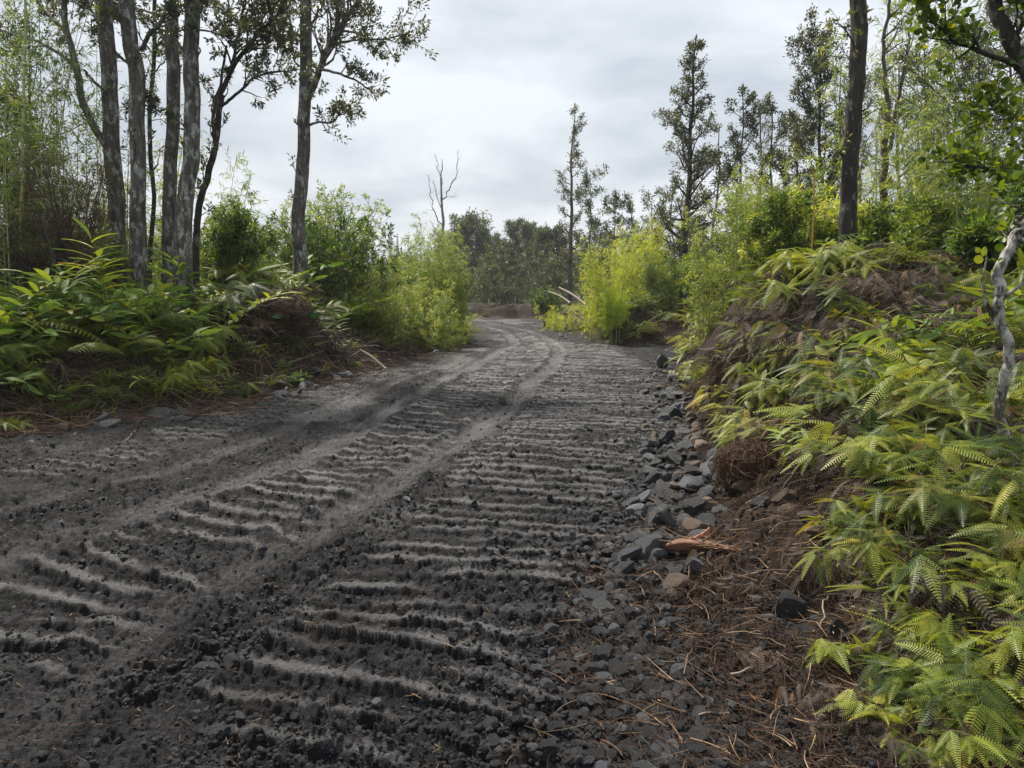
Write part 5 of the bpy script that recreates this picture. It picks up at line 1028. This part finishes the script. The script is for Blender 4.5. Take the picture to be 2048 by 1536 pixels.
litter('road_scraps', 'tiny twigs and straw scraps pressed into the muddy road', 700, reg_road, 'straw', (.02, .10), .004, 85, .006, .6)
def stalks(name, label, n, xs, mat, Lr, w, seed, up=.6, arch=.8):
    r = np.random.default_rng(seed); X, Y = xs(r, n); n = len(X); z = H(X, Y); G = Geo(); k = 7; t = np.linspace(0, 1, k); a = r.random(n) * 6.283; L_ = r.uniform(*Lr, n) * np.interp(Y, [2, 5, 12], [.45, .8, 1.3]); u = r.uniform(.1, 1.2, n) * up
    hx = L_[:, None] * t * np.cos(u)[:, None]; v = L_[:, None] * (np.sin(u)[:, None] * t - arch * r.random((n, 1)) * .6 * t ** 2); bend = r.normal(size=(n, 1)) * .5 * t; ang = a[:, None] + bend
    pv = np.stack([X[:, None] + hx * np.cos(ang), Y[:, None] + hx * np.sin(ang), z[:, None] + v + .02], -1); ww = (w * r.uniform(.6, 1.4, n) * np.interp(Y, [3, 8, 15], [1, 1.6, 2.6]))[:, None, None] * (1 - .5 * t)[None, :, None]
    q = np.stack([pv + np.array([1, 0, 0]) * ww * .5, pv - np.array([.6, .8, 0]) * ww * .5, pv + np.array([0, .3, 1]) * ww * .5], 2)
    idx = np.arange(n)[:, None, None] * (k * 3) + np.arange(k - 1)[None, :, None] * 3 + np.arange(3)[None, None]; nx = np.arange(n)[:, None, None] * (k * 3) + np.arange(k - 1)[None, :, None] * 3 + ((np.arange(3) + 1) % 3)[None, None]
    G.add(q.reshape(-1, 3), np.stack([idx, nx, nx + 3, idx + 3], -1).reshape(-1, 4), np.repeat(r.random(n), k * 3)); tag(link(name, G.mesh(name, M[mat], False)), label, 'litter', None, 'stuff')
def slope_right(r, n):
    Y = np.exp(r.uniform(math.log(2.6), math.log(12), n * 4)); X = r.uniform(.2, 1.05, n * 4) * Y * .8; s = sdist(X, Y); k = (s > np.where(Y < 5.5, .75, .4)) & (s < 4); return X[k][:n], Y[k][:n]
def slope_left(r, n):
    Y = np.exp(r.uniform(math.log(7), math.log(22), n * 4)); X = -r.uniform(.1, 1.0, n * 4) * Y * .8; s = sdist(X, Y); k = (s > .2) & (s < 3); return X[k][:n], Y[k][:n]
stalks('bare_stems', 'tangled bare fern stems standing and leaning among the ferns of the right bank', 2600, slope_right, 'stemgrey', (.12, .5), .0035, 91)
stalks('dry_stems', 'dry stems and roots sticking out of the left bank', 3000, slope_left, 'stemgrey', (.2, .7), .005, 92)
# named sticks
def stick(label, p0, p1, r0, mat, seed, lift=.03, name='stick'):
    a, b = hit(*p0), hit(*p1); G = Geo(); r = np.random.default_rng(seed); n = 9; t = np.linspace(0, 1, n)[:, None]; p = a + (b - a) * t; p[:, 2] = np.maximum(p[:, 2], H(p[:, 0], p[:, 1])) + lift; L_ = np.linalg.norm(b - a); p += (np.stack([fbm(t[:, 0] * 4, t[:, 0] * 0 + seed, 2, seed + q) - .5 for q in range(3)], 1)) * L_ * .12
    G.tube(p, np.linspace(r0, r0 * .5, n), 6, rough=.2, seed=seed); b0 = p[0].copy(); G.v = [np.vstack(G.v) - b0]; o = link(name, G.mesh(name, M[mat]), None, b0); return tag(o, label, 'stick', None)
for q in [('long straw cane lying along the left bank above the tyre print', (0, 828), (200, 860), .009, 'straw', 1), ('pale stick poking out of the left verge mud', (290, 850), (252, 888), .007, 'palewood', 2),
          ('thin pale cane across the left bank below the curling shoots', (160, 735), (300, 705), .006, 'straw', 3), ('long pale twig lying across the bank right of the hanging shoots', (545, 765), (640, 770), .008, 'palewood', 4),
          ('twisted pale root standing beside the dark square rock', (1625, 1285), (1662, 1205), .006, 'palewood', 5), ('short pinkish stick on the ferns right of the boulder', (1700, 1228), (1752, 1236), .006, 'palewood', 6),
          ('short cut stick in the litter left of the pale olive fern', (1462, 1365), (1505, 1348), .005, 'palewood', 7), ('thin straight twig lying in the bottom litter', (1398, 1443), (1458, 1442), .0035, 'palewood', 8),
          ('upright reddish stalk at the bottom edge of the litter', (1385, 1525), (1405, 1470), .003, 'wood', 9), ('thin bare cane leaning across the ferns toward the crooked tree', (1600, 810), (1990, 720), .006, 'straw', 10),
          ('long bare twig crossing the ferns below the crooked tree', (1560, 940), (1760, 1055), .004, 'straw', 11), ('pale short branch on the stones right of the flat stone', (1210, 1170), (1248, 1172), .006, 'palewood', 12),
          ('bent twig in the mud right of centre foreground', (790, 1395), (845, 1410), .005, 'straw', 13), ('small straw stick left of centre foreground', (270, 1342), (340, 1330), .004, 'straw', 14)]:
    stick(*q)
# fallen peeled logs at the bend
def log(label, a, b, Y0, Y1, r0, seed, forks=1):
    G = Geo(); p = catmull([P(a[0], a[1], Y0), (P(a[0], a[1], Y0) + P(b[0], b[1], Y1)) / 2 + np.array([0, 0, .06]), P(b[0], b[1], Y1)], 6); G.tube(p, np.linspace(r0 * .6, r0, len(p)), 8, rough=.2, seed=seed)
    rr = np.linspace(r0 * .6, r0, len(p)); sprout(G, p, rr, 3, .5, np.random.default_rng(seed), 0, [], .1, .2); base = p[-1].copy(); G.v = [np.vstack(G.v) - base]; o = link('fallen_log', G.mesh('fallen_log', M['palewood']), None, base); tag(o, label, 'log', 'fallen logs at the bend')
log('peeled pale log pointing up left from the soil heap, lower of the two', (1097, 583), (1140, 606), 33, 31.5, .05, 1); log('peeled forked log resting on the soil heap behind, upper of the two', (1118, 575), (1172, 610), 32.5, 30.5, .06, 2)
# torn wood at the right verge
def torn_wood():
    h0, h1 = hit(1322, 1112), hit(1505, 1112); G = Geo(); r = np.random.default_rng(6)
    e = empty('torn_log', tuple(h0), 'splintered orange-brown piece of torn wood lying on the stones at the right verge', 'log')
    d = h1 - h0; L_ = np.linalg.norm(d); n = 16; t = np.linspace(0, 1, n); p = h0 + d * t[:, None]; p[:, 2] += .045 + .02 * np.sin(t * 5); G.tube(p, .006 + .034 * np.interp(t, [0, .12, .3, .6, 1], [0, .6, 1, .5, .1]), 14, rough=.9, seed=6)
    for i in range(60):
        k = r.integers(0, 12); o = p[k] + r.normal(size=3) * .018; dd = unit(d) * (1 if r.random() < .65 else -1) + r.normal(size=3) * .28; q = catmull([o, o + unit(dd) * .06, o + unit(dd) * r.uniform(.09, .2) + [0, 0, r.normal() * .02]], 3); G.tube(q, np.linspace(.007, .001, len(q)), 4, cap=False)
    G.v = [np.vstack(G.v) - h0]; link('heartwood', G.mesh('heartwood', M['wood'], True), e)
    S = Geo(); o = h0 + d * .33 + np.array([0, .05, .05])
    for i in range(7): q = catmull([o, o + np.array([.05 + .01 * i, .0, .05 + .006 * i]), o + np.array([.13, .01 * i - .03, .055 + .008 * i])], 3); S.tube(q, np.linspace(.012, .002, len(q)), 5)
    S.v = [np.vstack(S.v) - h0]; link('splinter', S.mesh('splinter', simple('raw_red_wood', [(.2, (.22, .06, .03)), (.8, (.42, .16, .09))], .6, 12), True), e)
torn_wood()
# root ball
def root_ball(name, label, px, py, wpx, hpx, seed, n=2600, white=3):
    h = hit(px, py + hpx * .45); w = wpx / FPX * h[1] / 2; hh = hpx / FPX * h[1] / 2; c = np.array([h[0], h[1] + w * .5, h[2] + hh * .75]); r = np.random.default_rng(seed)
    e = empty(name, tuple(h), label, 'root ball'); me = rockmesh('soil_core', seed, M['soilcore'], 4); o = link('soil_core', me, e, tuple(c - h), None, (w * .8, w * .75, hh * .8))
    th = max(1, h[1] / 6); G = Geo(); d = unit(rdir(r, n) + np.array([0, -.4, .1])); s0 = c + d * np.array([w, w * .9, hh]) * r.uniform(.7, 1.0, (n, 1)); t = np.linspace(0, 1, 5)
    tan = unit(np.cross(d, rdir(r, n)) + np.array([0, 0, -.6])); L_ = r.uniform(.04, .17, n) * th ** .7
    pts = s0[:, None] + tan[:, None] * (L_[:, None] * t[None])[..., None] + d[:, None] * (np.sin(t * 2.4)[None] * L_[:, None] * r.uniform(0, .45, (n, 1)))[..., None]
    for q in pts: G.tube(q, np.array([.0022, .002, .0016, .0013, .0008]) * th, 3, cap=False, tint=r.random())
    G.v = [np.vstack(G.v) - h]; link('rootlets', G.mesh('rootlets', M['root'], False), e)
    for i in range(white):
        W_ = Geo(); o_ = c + np.array([w * (.15 + .3 * i / max(1, white)), -w * .75, hh * (.3 - .4 * i)]); q = catmull([o_, o_ + [.03, -.02, -.05], o_ + [.02, -.03, -.10], o_ + [.05, -.02, -.15]], 4); W_.tube(q, np.linspace(.003, .0015, len(q)), 5); W_.v = [np.vstack(W_.v) - h]; link('root', W_.mesh('root', M['palewood'], True), e)
root_ball('root_ball', 'upturned ball of fine brown roots hanging over the rocks on the right bank', 1515, 922, 150, 95, 1, 3800)
root_ball('root_ball', 'mound of dark roots and soil torn up on the left bank below the solitary tree', 548, 625, 150, 95, 2, 3000, 0)
for k_, (a_, b_) in enumerate([(1510, 720), (1550, 700), (1580, 720), (1540, 745)]):
    plant('dead_fern', ['fallen brown fronds at the left of the brown heap high on the right bank', 'crest of the brown heap of dead fronds high on the right bank', 'dead fronds at the right of the brown heap on the right bank', 'dead fronds hanging below the brown heap on the right bank'][k_], 'fern', a_, b_, V_['dead'][k_ % 3], 1.25, k_ * 1.7, (.2, .3), .05)
# stump splinter on left verge
G = Geo(); a = hit(770, 742); q = catmull([a + [-.55, .2, .42], a + [-.3, .1, .28], a + [0, 0, .03]], 5); G.tube(q, np.linspace(.02, .05, len(q)), 8, rough=.4, seed=3); G.tube(catmull([a + [-1.3, .1, .16], a + [-.8, .1, .25], a + [-.5, .2, .42]], 4), np.linspace(.008, .018, 9), 5, rough=.2, seed=4); G.v = [np.vstack(G.v) - a]
tag(link('splintered_stump', G.mesh('splintered_stump', M['palewood']), None, a), 'split grey stump leaning on the soil at the left verge', 'stump')

# ------------------------------------------------------------------ damp air
def haze():
    m, t, o = newmat('haze'); v = t.nodes.new('ShaderNodeVolumePrincipled'); v.inputs['Density'].default_value = .0005; v.inputs['Color'].default_value = (.93, .96, 1, 1); v.inputs['Anisotropy'].default_value = .2
    t.links.new(v.outputs[0], o.inputs['Volume'])
    G = Geo(); a, b, c, d, e, f = -410, 410, -410, 410, -8, 22
    G.add([[a, c, e], [b, c, e], [b, d, e], [a, d, e], [a, c, f], [b, c, f], [b, d, f], [a, d, f]], [[0, 3, 2, 1], [4, 5, 6, 7], [0, 1, 5, 4], [1, 2, 6, 5], [2, 3, 7, 6], [3, 0, 4, 7]])
    tag(link('haze', G.mesh('haze', m, False)), 'thin damp haze in the air over the far trees', None, None, 'stuff')
haze()
